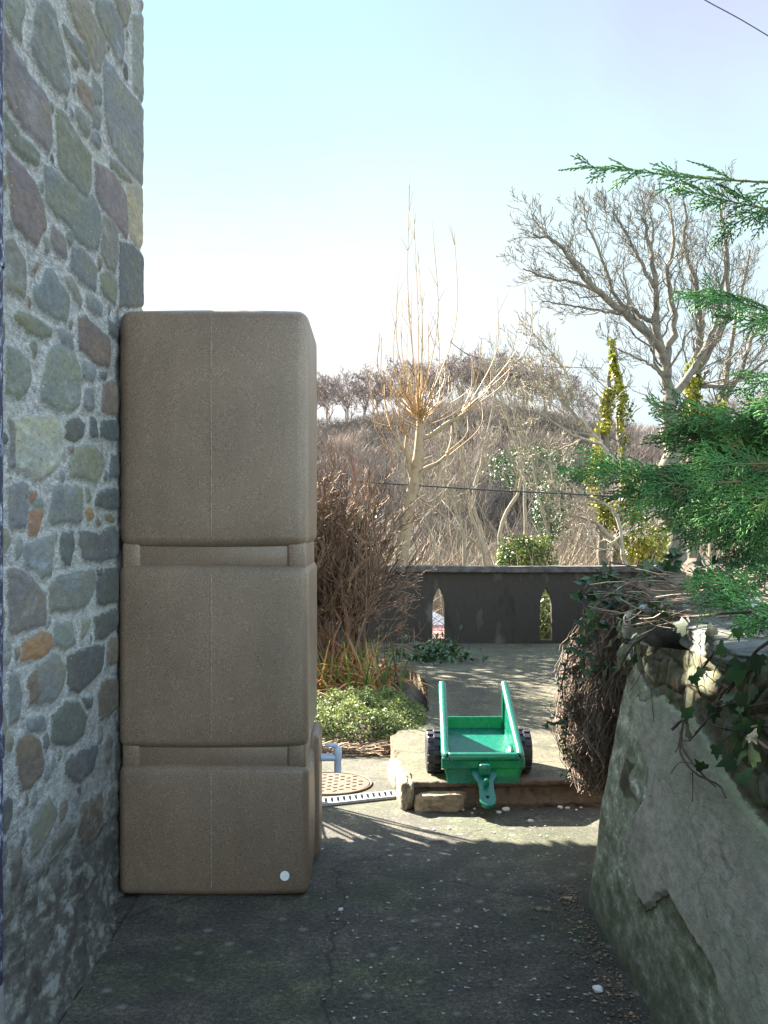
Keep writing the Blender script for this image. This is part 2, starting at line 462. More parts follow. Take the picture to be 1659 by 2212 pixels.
c = mix(nt, ramp(nt, mth(nt, 'ADD', mth(nt, 'MULTIPLY', smooth_, 80), .5), [(.4, 0.), (.6, 1.)]), old, sm)
dv_ = N(nt, "ShaderNodeVectorMath", operation='ADD'); nz_ = N(nt, "ShaderNodeTexNoise"); nz_.inputs['Scale'].default_value = 5; nz_.inputs['Detail'].default_value = 6; lk.new(v, nz_.inputs['Vector'])
sc_ = N(nt, "ShaderNodeVectorMath", operation='SCALE'); sc_.inputs['Scale'].default_value = .35; lk.new(nz_.outputs['Color'], sc_.inputs[0]); lk.new(v, dv_.inputs[0]); lk.new(sc_.outputs[0], dv_.inputs[1])
vc_ = N(nt, "ShaderNodeTexVoronoi", feature='DISTANCE_TO_EDGE'); vc_.inputs['Scale'].default_value = 1.05; lk.new(dv_.outputs[0], vc_.inputs['Vector'])
c = mix(nt, ramp(nt, vc_.outputs[0], [(.0015, .35), (.004, 0.)]), c, (.05, .05, .04))
c = mix(nt, ramp(nt, noise(nt, v, 140, 3, .7), [(.62, 0.), (.68, .5)]), c, (.06, .06, .05))
rim = mth(nt, 'ABSOLUTE', mth(nt, 'ADD', smooth_, .004))
c = mix(nt, ramp(nt, mth(nt, 'MULTIPLY', rim, 100), [(.10, .85), (.38, 0.)]), c, (.03, .03, .022))
c = mix(nt, ramp(nt, mth(nt, 'ADD', mth(nt, 'MULTIPLY', bare, 80), .5), [(.4, 0.), (.6, 1.)]), c, br)
rim2 = mth(nt, 'ABSOLUTE', mth(nt, 'ADD', bare, .008))
c = mix(nt, ramp(nt, mth(nt, 'MULTIPLY', rim2, 100), [(.3, .7), (.9, 0.)]), c, (.25, .29, .17))
tc = N(nt, "ShaderNodeTexCoord"); sp = N(nt, "ShaderNodeSeparateXYZ"); lk.new(tc.outputs['Object'], sp.inputs[0])
hz = mth(nt, 'ADD', sp.outputs[2], mth(nt, 'MULTIPLY', mth(nt, 'SUBTRACT', mid, .5), .5))
c = mix(nt, ramp(nt, hz, [(.0, .8), (.22, 0.)]), c, (.07, .078, .04))
lk.new(c, b.inputs['Base Color']); b.inputs['Roughness'].default_value = .92
bump(nt, b, mth(nt, 'ADD', fine, noise(nt, v, 160, 3)), .35, .005); M['render'] = m

# concrete yard: dark mossy slab, pale lichen flecks, mossy patches
def yard(name, base=(.115, .110, .088), base2=(.165, .155, .12), moss=.6, dark=1.0):
    m, nt, ns, lk, b = mat_new(name); v = coords(nt)
    big = noise(nt, v, 1.3, 4, .6); mid = noise(nt, v, 7, 5, .65); fine = noise(nt, v, 60, 5, .75); grit = noise(nt, v, 240, 2, .6)
    c = ramp(nt, mid, [(.30, tuple(x * .70 for x in base)), (.50, base), (.68, base2)])
    c = mix(nt, 1, c, ramp(nt, fine, [(.38, .50), (.50, 1.), (.62, 1.7)]), 'MULTIPLY')
    c = mix(nt, 1, c, ramp(nt, grit, [(.36, .55), (.50, 1.), (.64, 1.6)]), 'MULTIPLY')
    c = mix(nt, mth(nt, 'MULTIPLY', ramp(nt, big, [(.46, 0.), (.62, 1.)]), moss), c, mix(nt, 1, c, (.75, 1.05, .50), 'MULTIPLY'))
    # flat lichen spots
    vo = N(nt, "ShaderNodeTexVoronoi", feature='F1'); vo.inputs['Scale'].default_value = 13; lk.new(v, vo.inputs['Vector'])
    vd = mth(nt, 'ADD', vo.outputs['Distance'], mth(nt, 'MULTIPLY', mth(nt, 'SUBTRACT', fine, .5), .75))
    sep = N(nt, "ShaderNodeSeparateColor"); lk.new(vo.outputs['Color'], sep.inputs[0])
    pick = ramp(nt, sep.outputs[0], [(.72, 0.), (.80, 1.)])
    spot = mth(nt, 'MULTIPLY', ramp(nt, vd, [(.10, .6), (.24, 0.)]), pick)
    c = mix(nt, mth(nt, 'MULTIPLY', spot, .8), c, (.26, .27, .25))
    vo2 = N(nt, "ShaderNodeTexVoronoi", feature='F1'); vo2.inputs['Scale'].default_value = 48; lk.new(v, vo2.inputs['Vector'])
    sep2 = N(nt, "ShaderNodeSeparateColor"); lk.new(vo2.outputs['Color'], sep2.inputs[0])
    sp2 = mth(nt, 'MULTIPLY', ramp(nt, vo2.outputs['Distance'], [(.16, .8), (.26, 0.)]), ramp(nt, sep2.outputs[1], [(.90, 0.), (.93, 1.)]))
    c = mix(nt, mth(nt, 'MULTIPLY', sp2, .6), c, (.26, .26, .25))
    scr = ramp(nt, noise(nt, coords(nt, (9, 1.2, 1)), 3.0, 6, .75), [(.66, 0.), (.72, .28)])
    c = mix(nt, scr, c, (.20, .20, .18))
    c = mix(nt, ramp(nt, noise(nt, v, 3.2, 6, .7), [(.55, 0.), (.68, .45)]), c, mix(nt, 1, c, (1.9, 1.85, 1.7), 'MULTIPLY'))
    wv_ = N(nt, "ShaderNodeVectorMath", operation='ADD'); wn_ = N(nt, "ShaderNodeTexNoise"); wn_.inputs['Scale'].default_value = 4; wn_.inputs['Detail'].default_value = 7; lk.new(v, wn_.inputs['Vector'])
    ws_ = N(nt, "ShaderNodeVectorMath", operation='SCALE'); ws_.inputs['Scale'].default_value = .30; lk.new(wn_.outputs['Color'], ws_.inputs[0]); lk.new(v, wv_.inputs[0]); lk.new(ws_.outputs[0], wv_.inputs[1])
    wc_ = N(nt, "ShaderNodeTexVoronoi", feature='DISTANCE_TO_EDGE'); wc_.inputs['Scale'].default_value = .75; lk.new(wv_.outputs[0], wc_.inputs['Vector'])
    c = mix(nt, ramp(nt, wc_.outputs[0], [(.002, .85), (.005, 0.)]), c, (.012, .011, .009))
    c = mix(nt, ramp(nt, noise(nt, v, 2.3, 5, .6), [(.42, .45), (.52, 0.)]), c, mix(nt, 1, c, (.50, .50, .52), 'MULTIPLY'))
    lk.new(c, b.inputs['Base Color'])
    b.inputs['Roughness'].default_value = .9
    bump(nt, b, mth(nt, 'ADD', mth(nt, 'MULTIPLY', fine, 1.), mth(nt, 'MULTIPLY', grit, .8)), .8, .004)
    return m
M['yard'] = yard('yard', (.053, .048, .037), (.088, .079, .055))
M['yard2'] = yard('yard2', (.070, .062, .036), (.102, .088, .050), .3)
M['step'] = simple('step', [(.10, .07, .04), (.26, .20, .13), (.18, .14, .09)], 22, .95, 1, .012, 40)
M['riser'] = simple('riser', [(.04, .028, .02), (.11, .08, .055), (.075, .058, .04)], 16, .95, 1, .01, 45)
M['pale_stone'] = simple('pale_stone', [(.10, .08, .05), (.20, .16, .11), (.16, .12, .08)], 22, .9, .8, .008, 40)
M['fence'] = simple('fence', [(.016, .013, .011), (.036, .029, .025), (.030, .028, .020), (.085, .075, .066)], 6, .95, 1, .006, 50, stretch=(1, 1, .45), detail=9)
M['coping'] = simple('coping', [(.09, .085, .085), (.15, .145, .14), (.20, .20, .20)], 14, .95, .6, .005, 50)
M['coping2'] = simple('coping2', [(.26, .27, .27), (.40, .41, .40), (.20, .22, .17)], 10, .9, .6, .006, 60)
M['coping3'] = simple('coping3', [(.10, .105, .09), (.19, .195, .175), (.14, .155, .11)], 12, .95, 1, .006, 70)
M['fence_cap'] = simple('fence_cap', [(.035, .030, .028), (.065, .058, .054), (.10, .095, .09)], 14, .95, .8, .006, 50)
M['ground'] = simple('ground', [(.03, .026, .02), (.06, .048, .038), (.09, .07, .06)], .25, 1, .4, .3, 1.5)
M['gravel'] = simple('gravel', [(.12, .09, .08), (.26, .21, .20), (.18, .14, .13)], 90, .95, 1, .01, 70)

# ------------------------------------------------------------------ ground, hill
def gz(x, y):
    x = np.asarray(x, float); y = np.asarray(y, float)
    ridge_yd = np.interp(x / 140 * F + CX, [-2500, 300, 690, 860, 1000, 1130, 1230, 1340, 1420, 1560, 1700, 4000],
                         [935, 925, 915, 893, 872, 878, 902, 935, 945, 915, 900, 880])
    rz = H + (CY - ridge_yd) / F * 140
    z = np.interp(y, [-200, 10.45, 11.2, 30, 60, 85], [-.03, -.03, -1.6, -7, -10, -8])
    t = np.clip((y - 85) / 55, 0, 1); t = t * t * (3 - 2 * t) * .45 + t * .55
    zh = z + (rz - z) * t
    zh = np.where(y > 140, rz - (y - 140) * .06, zh)
    bumpy = (vnoise(np.stack([x.ravel(), y.ravel(), 0 * x.ravel()], 1), .05, 3, 3).reshape(x.shape) - .5) * 3 * np.clip((y - 20) / 40, 0, 1)
    return np.where(y > 85, zh, z) + bumpy * np.where(y > 125, .25, 1)
ys = np.concatenate([np.linspace(-40, 10.4, 8), np.linspace(10.46, 30, 14), np.linspace(34, 260, 80), np.linspace(300, 1500, 8)])
xs = np.concatenate([np.linspace(-900, -130, 8), np.linspace(-120, 120, 90), np.linspace(130, 900, 8)])
gx, gy = np.meshgrid(xs, ys, indexing='ij')
V = np.stack([gx, gy, gz(gx, gy)], -1).reshape(-1, 3)
o = npmesh('ground', V, grid_faces(len(xs), len(ys)), M['ground'], smooth=True); tag(o, kind='structure')

# yard sheets (real slabs)
def plate(name, outline, z0, z1, mat, kind='structure', rough=0.0, seed=1):
    bm = bmesh.new()
    pts = []
    n = len(outline)
    for i in range(n):
        a = np.array(outline[i], float); b2 = np.array(outline[(i + 1) % n], float)
        L = np.linalg.norm(b2 - a); k = max(1, int(L / .05)) if rough > 0 else 1
        for j in range(k):
            p = a + (b2 - a) * j / k
            if rough > 0 and j > 0: p = p + rng.normal(0, rough, 2)
            pts.append(p)
    top = [bm.verts.new((p[0], p[1], z1)) for p in pts]
    bot = [bm.verts.new((p[0] + (rng.normal(0, rough) if rough else 0), p[1] + (rng.normal(0, rough) if rough else 0), z0)) for p in pts]
    bm.faces.new(top)
    for i in range(len(pts)):
        j = (i + 1) % len(pts)
        bm.faces.new((top[j], top[i], bot[i], bot[j]))
    bmesh.ops.recalc_face_normals(bm, faces=bm.faces)
    o = bm_obj(name, bm, mat)
    if kind: o["kind"] = kind
    return o
plate('yard_paving', [(-.845, -4), (3.0, -4), (3.0, 5.4), (.115, 5.74), (.10, 6.2), (-3.5, 6.3), (-3.5, 4.5), (-.845, 4.5)], -.2, 0, M['yard'])
plate('gutter_strip', [(-1.2, -4), (-.850, -4), (-.850, 4.5), (-1.2, 4.5)], -.2, -.012, M['yard'])
# raised path slab: broken front edge, left flank
sl = [(.165, 4.74), (.30, 4.765), (.42, 4.77), (.55, 4.775), (.75, 4.785), (1.00, 4.79), (1.6, 4.82), (6, 5.0), (6, 10.4), (-6, 10.4), (-6, 9.2), (.05, 9.0), (.30, 8.5), (.42, 7.7), (.36, 6.5), (.13, 5.8), (.10, 5.75)]
o = plate('path', sl, -.1, .12, M['yard2'], rough=.006)
o.data.materials.append(M['step'])
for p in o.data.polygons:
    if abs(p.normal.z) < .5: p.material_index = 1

nx_, nzz = 300, 40
xx, zz = np.meshgrid(np.linspace(.19, 1.9, nx_), np.linspace(-.01, .122, nzz), indexing='ij')
P3 = np.stack([xx.ravel(), 0 * xx.ravel(), zz.ravel()], 1); hz_ = P3[:, 2]
prof_ = np.interp(hz_, [-.01, .02, .05, .085, .10, .118, .122], [-.028, -.030, -.004, .012, -.012, -.010, .012])
yv = 4.735 + .04 * (P3[:, 0] - .3).clip(0) + prof_ + (vnoise(P3, 9, 61) - .5) * .05 + (vnoise(P3, 40, 62) - .5) * .022
P3[:, 1] = yv; P3[:, 2] = np.where(hz_ > .116, .1235 - (vnoise(P3, 30, 63)) * .006, hz_)
top2 = P3.reshape(nx_, nzz, 3)[:, -1:, :].copy(); top2[:, :, 1] += .05; top2[:, :, 2] = .1205
P3 = np.concatenate([P3.reshape(nx_, nzz, 3), top2], 1).reshape(-1, 3)
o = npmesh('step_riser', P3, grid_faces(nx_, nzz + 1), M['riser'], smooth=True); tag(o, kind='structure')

# ------------------------------------------------------------------ house: rubble wall traced stone by stone
WX = -.935
STONES = [
 (1,'p',[(0,330),(60,420),(130,560),(250,700),(270,760),(390,930),(470,1020),(500,1100),(530,1300),(545,1560),(520,1650),(430,1600),(330,1480),(200,1330),(90,1180),(0,1060)]),
 (1,'o',[(10,0),(230,0),(240,150),(205,280),(215,450),(120,370),(60,230),(10,150)]),
 (1,'g',[(380,60),(440,20),(530,40),(570,110),(620,350),(660,480),(700,640),(740,800),(740,960),(720,1050),(640,1010),(540,900),(420,760),(350,600),(320,480),(360,320),(350,180)]),
 (1,'g',[(670,260),(800,400),(880,470),(940,600),(970,720),(955,800),(880,700),(780,530),(700,380)]),
 (1,'o',[(720,0),(940,0),(990,130),(1060,290),(1130,430),(1140,540),(1100,640),(1085,800),(1000,740),(940,540),(870,400),(780,220)]),
 (1,'g',[(1020,0),(1190,20),(1260,160),(1330,300),(1340,480),(1330,700),(1280,680),(1200,480),(1100,330),(1040,180)]),
 (1,'o',[(1240,0),(1400,0),(1430,120),(1390,260),(1340,300),(1280,160)]),
 (1,'b',[(770,610),(800,650),(830,720),(825,770),(785,740)]),
 (1,'b',[(850,880),(900,900),(1000,1010),(1000,1140),(985,1260),(920,1180),(850,1060),(825,950)]),
 (1,'g',[(990,840),(1060,900),(1090,1000),(1080,1150),(1000,1130),(1000,980)]),
 (1,'g',[(1120,620),(1200,720),(1290,860),(1400,1010),(1560,1200),(1570,2060),(1480,1960),(1300,1750),(1200,1560),(1150,1400),(1120,1150)]),
 (1,'g',[(1450,180),(1555,160),(1560,1130),(1450,960),(1445,600)]),
 (1,'o',[(590,1200),(650,1200),(720,1290),(790,1440),(900,1580),(980,1700),(985,2000),(930,2180),(800,2060),(700,1950),(630,1840),(600,1600)]),
 (1,'o',[(810,1170),(900,1260),(960,1300),(960,1460),(930,1480),(850,1390),(810,1290)]),
 (1,'g',[(980,1440),(1060,1470),(1085,1560),(1080,1650),(1020,1590),(985,1530)]),
 (1,'g',[(1000,1190),(1060,1200),(1080,1330),(1070,1420),(990,1380)]),
 (1,'o',[(20,1210),(80,1300),(200,1470),(330,1580),(400,1700),(390,1800),(250,1760),(130,1620),(20,1500)]),
 (1,'o',[(1180,1720),(1290,1800),(1400,1930),(1450,2010),(1330,1960),(1200,1840)]),
 (1,'p',[(1020,1790),(1120,1850),(1230,1900),(1310,2020),(1370,2160),(1390,2560),(1380,2620),(1280,2500),(1200,2400),(1100,2260),(1030,2120)]),
 (2,'p',[(40,-330),(150,-220),(300,-60),(380,60),(440,260),(470,520),(400,700),(370,730),(230,600),(120,480),(75,220),(40,-60)]),
 (2,'g',[(460,-160),(600,-80),(700,40),(900,200),(1000,190),(1070,330),(1095,560),(1060,760),(930,760),(800,640),(720,500),(580,380),(470,250)]),
 (2,'y',[(1390,60),(1480,20),(1560,100),(1560,700),(1500,750),(1420,640),(1380,400)]),
 (2,'o',[(1110,400),(1220,440),(1270,560),(1280,840),(1240,1030),(1150,960),(1100,800)]),
 (2,'d',[(1300,680),(1440,720),(1560,840),(1590,1390),(1290,1400),(1290,900)]),
 (2,'g',[(760,740),(850,750),(980,870),(1050,960),(1030,1230),(930,1170),(820,1060),(740,960)]),
 (2,'p',[(545,490),(600,550),(670,610),(695,700),(700,840),(640,820),(560,750),(530,640)]),
 (2,'g',[(720,570),(760,590),(770,660),(740,720),(700,640)]),
 (2,'o',[(40,680),(120,650),(180,760),(260,900),(270,1060),(260,1310),(200,1260),(100,1220),(40,1210)]),
 (2,'r',[(330,980),(410,930),(400,980),(360,1020)]),
 (2,'g',[(480,1020),(550,980),(620,1100),(720,1260),(735,1450),(720,1560),(600,1530),(450,1420),(360,1340),(370,1200),(440,1160)]),
 (2,'o',[(690,1060),(770,1090),(820,1180),(870,1320),(860,1400),(790,1300),(720,1180)]),
 (2,'g',[(920,1260),(1010,1300),(1110,1380),(1100,1490),(1030,1480),(930,1380)]),
 (2,'o',[(1090,1060),(1140,990),(1230,1060),(1265,1180),(1250,1380),(1150,1300),(1090,1200)]),
 (2,'b',[(840,1510),(930,1500),(1000,1580),(1110,1680),(1190,1760),(1190,2030),(1160,2060),(1040,2020),(940,1920),(840,1840)]),
 (2,'d',[(1170,1530),(1230,1580),(1280,1700),(1280,1760),(1180,1670)]),
 (2,'o',[(140,1480),(250,1470),(400,1540),(550,1630),(540,1700),(440,1750),(300,1680),(200,1590)]),
 (2,'g',[(620,1660),(710,1660),(770,1720),(775,1850),(720,1850),(640,1780)]),
 (3,'o',[(50,-130),(180,-100),(290,0),(325,200),(290,330),(200,420),(50,350)]),
 (3,'g',[(500,-100),(620,-160),(780,-80),(850,60),(870,250),(850,500),(740,575),(600,540),(430,440),(450,180)]),
 (3,'g',[(890,30),(1020,70),(1030,170),(1000,240),(900,190)]),
 (3,'o',[(1030,-60),(1170,-60),(1180,60),(1100,60)]),
 (3,'d',[(1075,160),(1160,150),(1150,210),(1090,200)]),
 (3,'b',[(1110,280),(1200,235),(1280,280),(1280,600),(1180,590),(1095,560)]),
 (3,'g',[(930,340),(1000,340),(1020,540),(950,570),(900,520)]),
 (3,'L',[(140,690),(250,640),(400,650),(600,640),(650,800),(690,1010),(620,1150),(520,1260),(370,1300),(280,1230),(140,1190)]),
 (3,'g',[(70,650),(130,680),(130,1180),(80,1190)]),
 (3,'d',[(710,690),(840,640),(910,720),(880,840),(780,890),(690,830)]),
 (3,'d',[(980,650),(1030,660),(1065,860),(970,850)]),
 (3,'d',[(1085,690),(1200,665),(1280,700),(1280,880),(1190,890),(1090,850)]),
 (3,'b',[(725,960),(780,950),(760,1020),(730,1020)]),
 (3,'o',[(770,1020),(880,950),(1000,960),(1110,1030),(1120,1180),(1060,1350),(900,1310),(740,1270),(735,1150)]),
 (3,'d',[(1200,1050),(1280,1040),(1280,1290),(1175,1290)]),
 (3,'g',[(65,1420),(230,1350),(285,1400),(275,1600),(250,1850),(100,1850),(65,1700)]),
 (3,'r',[(295,1480),(385,1480),(360,1530),(310,1590)]),
 (3,'r',[(300,1680),(440,1650),(430,1800),(380,1930),(295,1920),(285,1800)]),
 (3,'g',[(330,1560),(420,1530),(450,1620),(340,1640)]),
 (3,'g',[(570,1420),(690,1390),(880,1430),(885,1780),(790,1800),(720,1770),(560,1800),(525,1750),(540,1560)]),
 (3,'g',[(920,1430),(960,1420),(990,1510),(970,1560),(920,1550)]),
 (3,'d',[(1060,1480),(1180,1430),(1280,1430),(1280,1640),(1160,1640),(1040,1600)]),
 (3,'r',[(915,1660),(980,1640),(1020,1720),(950,1760)]),
 (3,'b',[(1060,1730),(1095,1800),(1060,1810),(1040,1770)]),
 (3,'b',[(1130,1720),(1200,1710),(1240,1760),(1190,1790)]),
 (4,'g',[(240,60),(400,30),(560,-60),(560,60),(540,300),(545,410),(440,410),(370,340),(240,290)]),
 (4,'d',[(650,-60),(790,-80),(800,80),(760,280),(680,280),(640,120)]),
 (4,'d',[(850,-80),(1060,-60),(1240,-140),(1280,-60),(1280,190),(1120,230),(900,220),(840,60)]),
 (4,'p',[(75,370),(130,340),(230,350),(350,480),(470,610),(485,800),(480,940),(330,950),(200,1000),(75,1060)]),
 (4,'g',[(520,520),(620,420),(780,370),(1010,350),(1020,480),(990,620),(920,740),(700,770),(520,790)]),
 (4,'d',[(1020,480),(1150,350),(1280,330),(1280,680),(1100,720),(1030,690)]),
 (4,'d',[(1030,330),(1110,330),(1090,390),(1035,390)]),
 (4,'g',[(580,930),(760,920),(790,1050),(820,1130),(700,1190),(580,1170)]),
 (4,'o',[(870,890),(980,890),(900,1060),(870,1060)]),
 (4,'d',[(1010,860),(1160,800),(1280,780),(1280,960),(1120,1080),(1015,1100)]),
 (4,'r',[(220,1130),(400,1040),(540,1050),(560,1170),(480,1260),(340,1320),(210,1310)]),
 (4,'g',[(340,1450),(560,1290),(640,1290),(700,1400),(680,1600),(580,1750),(400,1800),(330,1790),(400,1700),(360,1500)]),
 (4,'b',[(285,1530),(350,1500),(420,1740),(310,1790)]),
 (4,'d',[(730,1290),(900,1210),(1120,1160),(1100,1400),(980,1560),(860,1670),(730,1660)]),
 (4,'b',[(1160,1130),(1270,1060),(1270,1350),(1160,1380)]),
 (4,'g',[(75,1500),(170,1500),(220,1700),(190,1950),(90,2040)]),
 (4,'d',[(890,1750),(1000,1740),(990,1830),(910,1830)]),
 (4,'b',[(1100,1570),(1270,1530),(1270,1850),(1160,1960),(1090,1980),(1050,1700)]),
 (4,'g',[(270,2000),(470,1950),(490,2080),(290,2120)]),
 (4,'d',[(560,1940),(720,1800),(850,1800),(930,1950),(900,2120),(760,2260),(540,2230)]),
 (5,'b',[(160,260),(260,180),(330,220),(420,230),(465,450),(440,620),(330,720),(200,790),(160,480)]),
 (5,'o',[(500,900),(530,860),(605,1040),(540,1200),(440,1350),(380,1490),(310,1500),(330,1300),(300,1200),(350,1060)]),
 (5,'b',[(110,1400),(190,1390),(215,1600),(160,1820),(110,1840)]),
 (5,'d',[(700,470),(900,330),(1060,300),(1000,560),(820,700),(690,600)]),
 (5,'o',[(560,1360),(700,1160),(830,1060),(780,1260),(620,1500),(540,1560)]),
 (5,'b',[(880,960),(1100,820),(1120,1200),(900,1400),(840,1250)]),
 (5,'d',[(640,1600),(820,1500),(1000,1700),(800,1960),(640,1900)]),
]
TONE = {'g': (.125, .136, .136), 'o': (.132, .136, .114), 'p': (.125, .113, .114), 'b': (.120, .100, .082), 'r': (.18, .112, .066),
        'd': (.072, .078, .080), 'y': (.19, .185, .135), 'L': (.25, .26, .235)}
CROPY = {1: 0, 2: 388.3, 3: 776.7, 4: 1165, 5: 1553.3}
def wallmap(xd, yd):
    Y = WX * F / (xd - CX)
    return Y, H - (yd - CY) * Y / F
house = empty('stone_house', (-.94, 3, 0), 'grey rubble stone house wall with pale mortar rising beside the brown tank', 'house')
ny, nz = 330, 640
Y0, Y1, Z0, Z1 = 2.0, 4.02, -.05, 3.75
yy, zz = np.meshgrid(np.linspace(Y0, Y1, ny), np.linspace(Z0, Z1, nz), indexing='ij')
px, py = yy.ravel(), zz.ravel()
P3 = np.stack([np.zeros_like(px), px, py], 1)
wy = px + (vnoise(P3, 22, 1) - .5) * .022; wz = py + (vnoise(P3, 22, 2) - .5) * .022
best = np.full(px.shape, -1.0); colr = np.zeros((len(px), 3)) + .12
prs = []
for (cr, t, pts) in STONES:
    poly = []
    for (a, b2) in pts:
        xd = a * .19663; yd = b2 * .19663 + CROPY[cr]
        xd = max(xd, 4)
        poly.append(wallmap(xd, yd))
    prs.append((poly, t))
# upper wall above the picture and near strip: a few extra field stones
for (poly, t) in prs:
    pa = np.array(poly); lo = pa.min(0) - .12; hi = pa.max(0) + .12
    sel = (wy > lo[0]) & (wy < hi[0]) & (wz > lo[1]) & (wz < hi[1])
    idx = np.where(sel)[0]
    if len(idx) == 0: continue
    d = polysd(wy[idx], wz[idx], poly)
    j = d > best[idx]
    best[idx[j]] = d[j]
    base = np.array(TONE[t]) * (1 + rng.uniform(-.14, .14))
    colr[idx[j]] = base * (1 + rng.uniform(-.05, .05, 3))
yl_ = np.linspace(Y0, Y1, ny); zl_ = np.linspace(Z0, Z1, nz)
best = best + .004
B2 = best.reshape(ny, nz)
for (poly, t) in prs:   # true distance outside the stones
    pass
full = np.full(len(px), -9.0)
cs = [(np.mean(np.array(q[0])[:, 0]), np.mean(np.array(q[0])[:, 1])) for q in prs]
for (poly, t) in prs:
    pa = np.array(poly); lo = pa.min(0) - .25; hi = pa.max(0) + .25
    idx = np.where((px > lo[0]) & (px < hi[0]) & (py > lo[1]) & (py < hi[1]))[0]
    if len(idx): full[idx] = np.maximum(full[idx], polysd(px[idx], py[idx], poly))
for k in range(1600):
    i = random.randrange(ny); j = random.randrange(nz); q = i * nz + j
    gap_ = -full[q]
    if gap_ < .026: continue
    ra = min(U(.05, .15), gap_ - .010); n_ = random.randrange(6, 9); a0_ = U(0, 6.28)
    poly = [(px[q] + ra * U(.75, 1.05) * math.cos(a0_ + 6.283 * m_ / n_), py[q] + ra * U(.7, 1.0) * math.sin(a0_ + 6.283 * m_ / n_)) for m_ in range(n_)]
    idx = np.where((px > px[q] - ra - .25) & (px < px[q] + ra + .25) & (py > py[q] - ra - .25) & (py < py[q] + ra + .25))[0]
    full[idx] = np.maximum(full[idx], polysd(px[idx], py[idx], poly))
    d = polysd(wy[idx], wz[idx], poly); jj = d > best[idx]; best[idx[jj]] = d[jj]
    colr[idx[jj]] = np.array(TONE[random.choice('gggoopbdd')]) * U(.85, 1.15)
best = np.maximum(best, -.1)
hgt = np.clip(best / .016, -1, 1); hgt = hgt * .5 + .5; hgt = hgt * hgt * (3 - 2 * hgt)
disp = hgt * .012 + (vnoise(P3, 7, 5) - .5) * .014 + (vnoise(P3, 40, 6) - .5) * .005
edge = np.clip((px - (Y1 - .02)) / .02, 0, 1)
foot = np.clip((.34 - py) / .34, 0, 1) ** 1.6 * .082 * np.interp(px, [3.2, 3.62], [1, .1])
Vw = np.stack([WX + disp - edge ** 2 * .02 + foot, px + edge * (vnoise(P3, 5, 8) - .5) * .05, py], 1)
npmesh('rubble_wall', Vw, grid_faces(ny, nz), M['rubble'], house, smooth=True,
       attrs={'stone': best}, colors={'stonecol': np.concatenate([colr, np.ones((len(px), 1))], 1)})
bm = bmesh.new()
rbox(bm, -7, WX - .012, -6, 4.0, -.1, 6.2, 0)
rbox(bm, -7.3, WX + .012 - .03, -6.2, 1.99, -.1, 3.7, 0)
bm_obj('wall', bm, M['rubble_plain'], house)
M['slate'] = simple('slate', [(.05, .055, .06), (.09, .095, .10)], 6, .6, .4, .01, 20)
bm = bmesh.new()
vs = [bm.verts.new(c) for c in [(-7.3, -6.3, 6.2), (-.75, -6.3, 6.2), (-.75, 4.15, 6.2), (-7.3, 4.15, 6.2), (-4, -6.3, 8.6), (-4, 4.15, 8.6)]]
for f in ((0, 1, 2, 3), (1, 2, 5, 4), (0, 4, 5, 3), (0, 1, 4), (2, 3, 5)): bm.faces.new([vs[i] for i in f])
bmesh.ops.recalc_face_normals(bm, faces=bm.faces)
bm_obj('roof', bm, M['slate'], house)

# downpipe at the left edge
dp = empty('drainpipe', (-.885, 2.33, .2), 'narrow dark drainpipe with flaking paint at the left edge of the stone wall', 'drainpipe')
b_ = Buf(); px_, py_ = -.886, 2.33
pr = .030
tube1(b_, [(px_ - .012, py_, z) for z in np.linspace(3.7, .27, 12)], pr, 14)
b_.build('pipe', M['pipe'], dp, True)
for zc in (1.95, .80):
    b_ = Buf(); tube1(b_, [(px_ - .012, py_, zc), (px_ - .012, py_, zc + .05)], pr + .004, 14); b_.build('bracket', M['pipe'], dp, True)
b_ = Buf(); tube1(b_, [(px_ - .012, py_, .27), (px_ - .012, py_, .16), (px_ + .01, py_, .07), (px_ + .03, py_, .02)], pr + .002, 14); b_.build('shoe', M['coping'], dp, True)

# ------------------------------------------------------------------ water tank
TX0, TX1, TY0, TY1 = -.924, -.234, 3.60, 4.16
tank = empty('water_tank', ((TX0 + TX1) / 2, (TY0 + TY1) / 2, 0), 'tall brown speckled plastic water tank in three ribbed tiers against the stone wall', 'water tank')
def tier(name, z0, z1, r, dy=0.0):
    bm = bmesh.new()
    rbox(bm, TX0, TX1, TY0 + dy, TY1, z0, z1, r, 6)
    bmesh.ops.triangulate(bm, faces=[f for f in bm.faces if len(f.verts) > 4])
    # subdivide big faces so the front can belly out slightly
    es = [e for e in bm.edges if e.calc_length() > .15]
    bmesh.ops.subdivide_edges(bm, edges=es, cuts=9, use_grid_fill=True)
    cx, cz = (TX0 + TX1) / 2, (z0 + z1) / 2
    for v in bm.verts:
        u = (v.co.x - cx) / (TX1 - TX0) * 2; t = (v.co.z - cz) / (z1 - z0) * 2; q = (v.co.y - (TY0 + TY1) / 2) / (TY1 - TY0) * 2
        k = max(0, 1 - u * u); kt = max(0, 1 - t * t)
        if q < -.6: v.co.y -= .010 * k * kt
        if abs(t) > .8: v.co.z += (.006 if t > 0 else -.005) * k
        if u > .8: v.co.x += .006 * kt * max(0, 1 - q * q)
    return bm_obj(name, bm, M['tank'], tank, True)
ZT = 2.122
tier('upper_section', 1.262, ZT, .042); tier('middle_section', .537, 1.196, .030); tier('lower_section', .002, .472, .030)
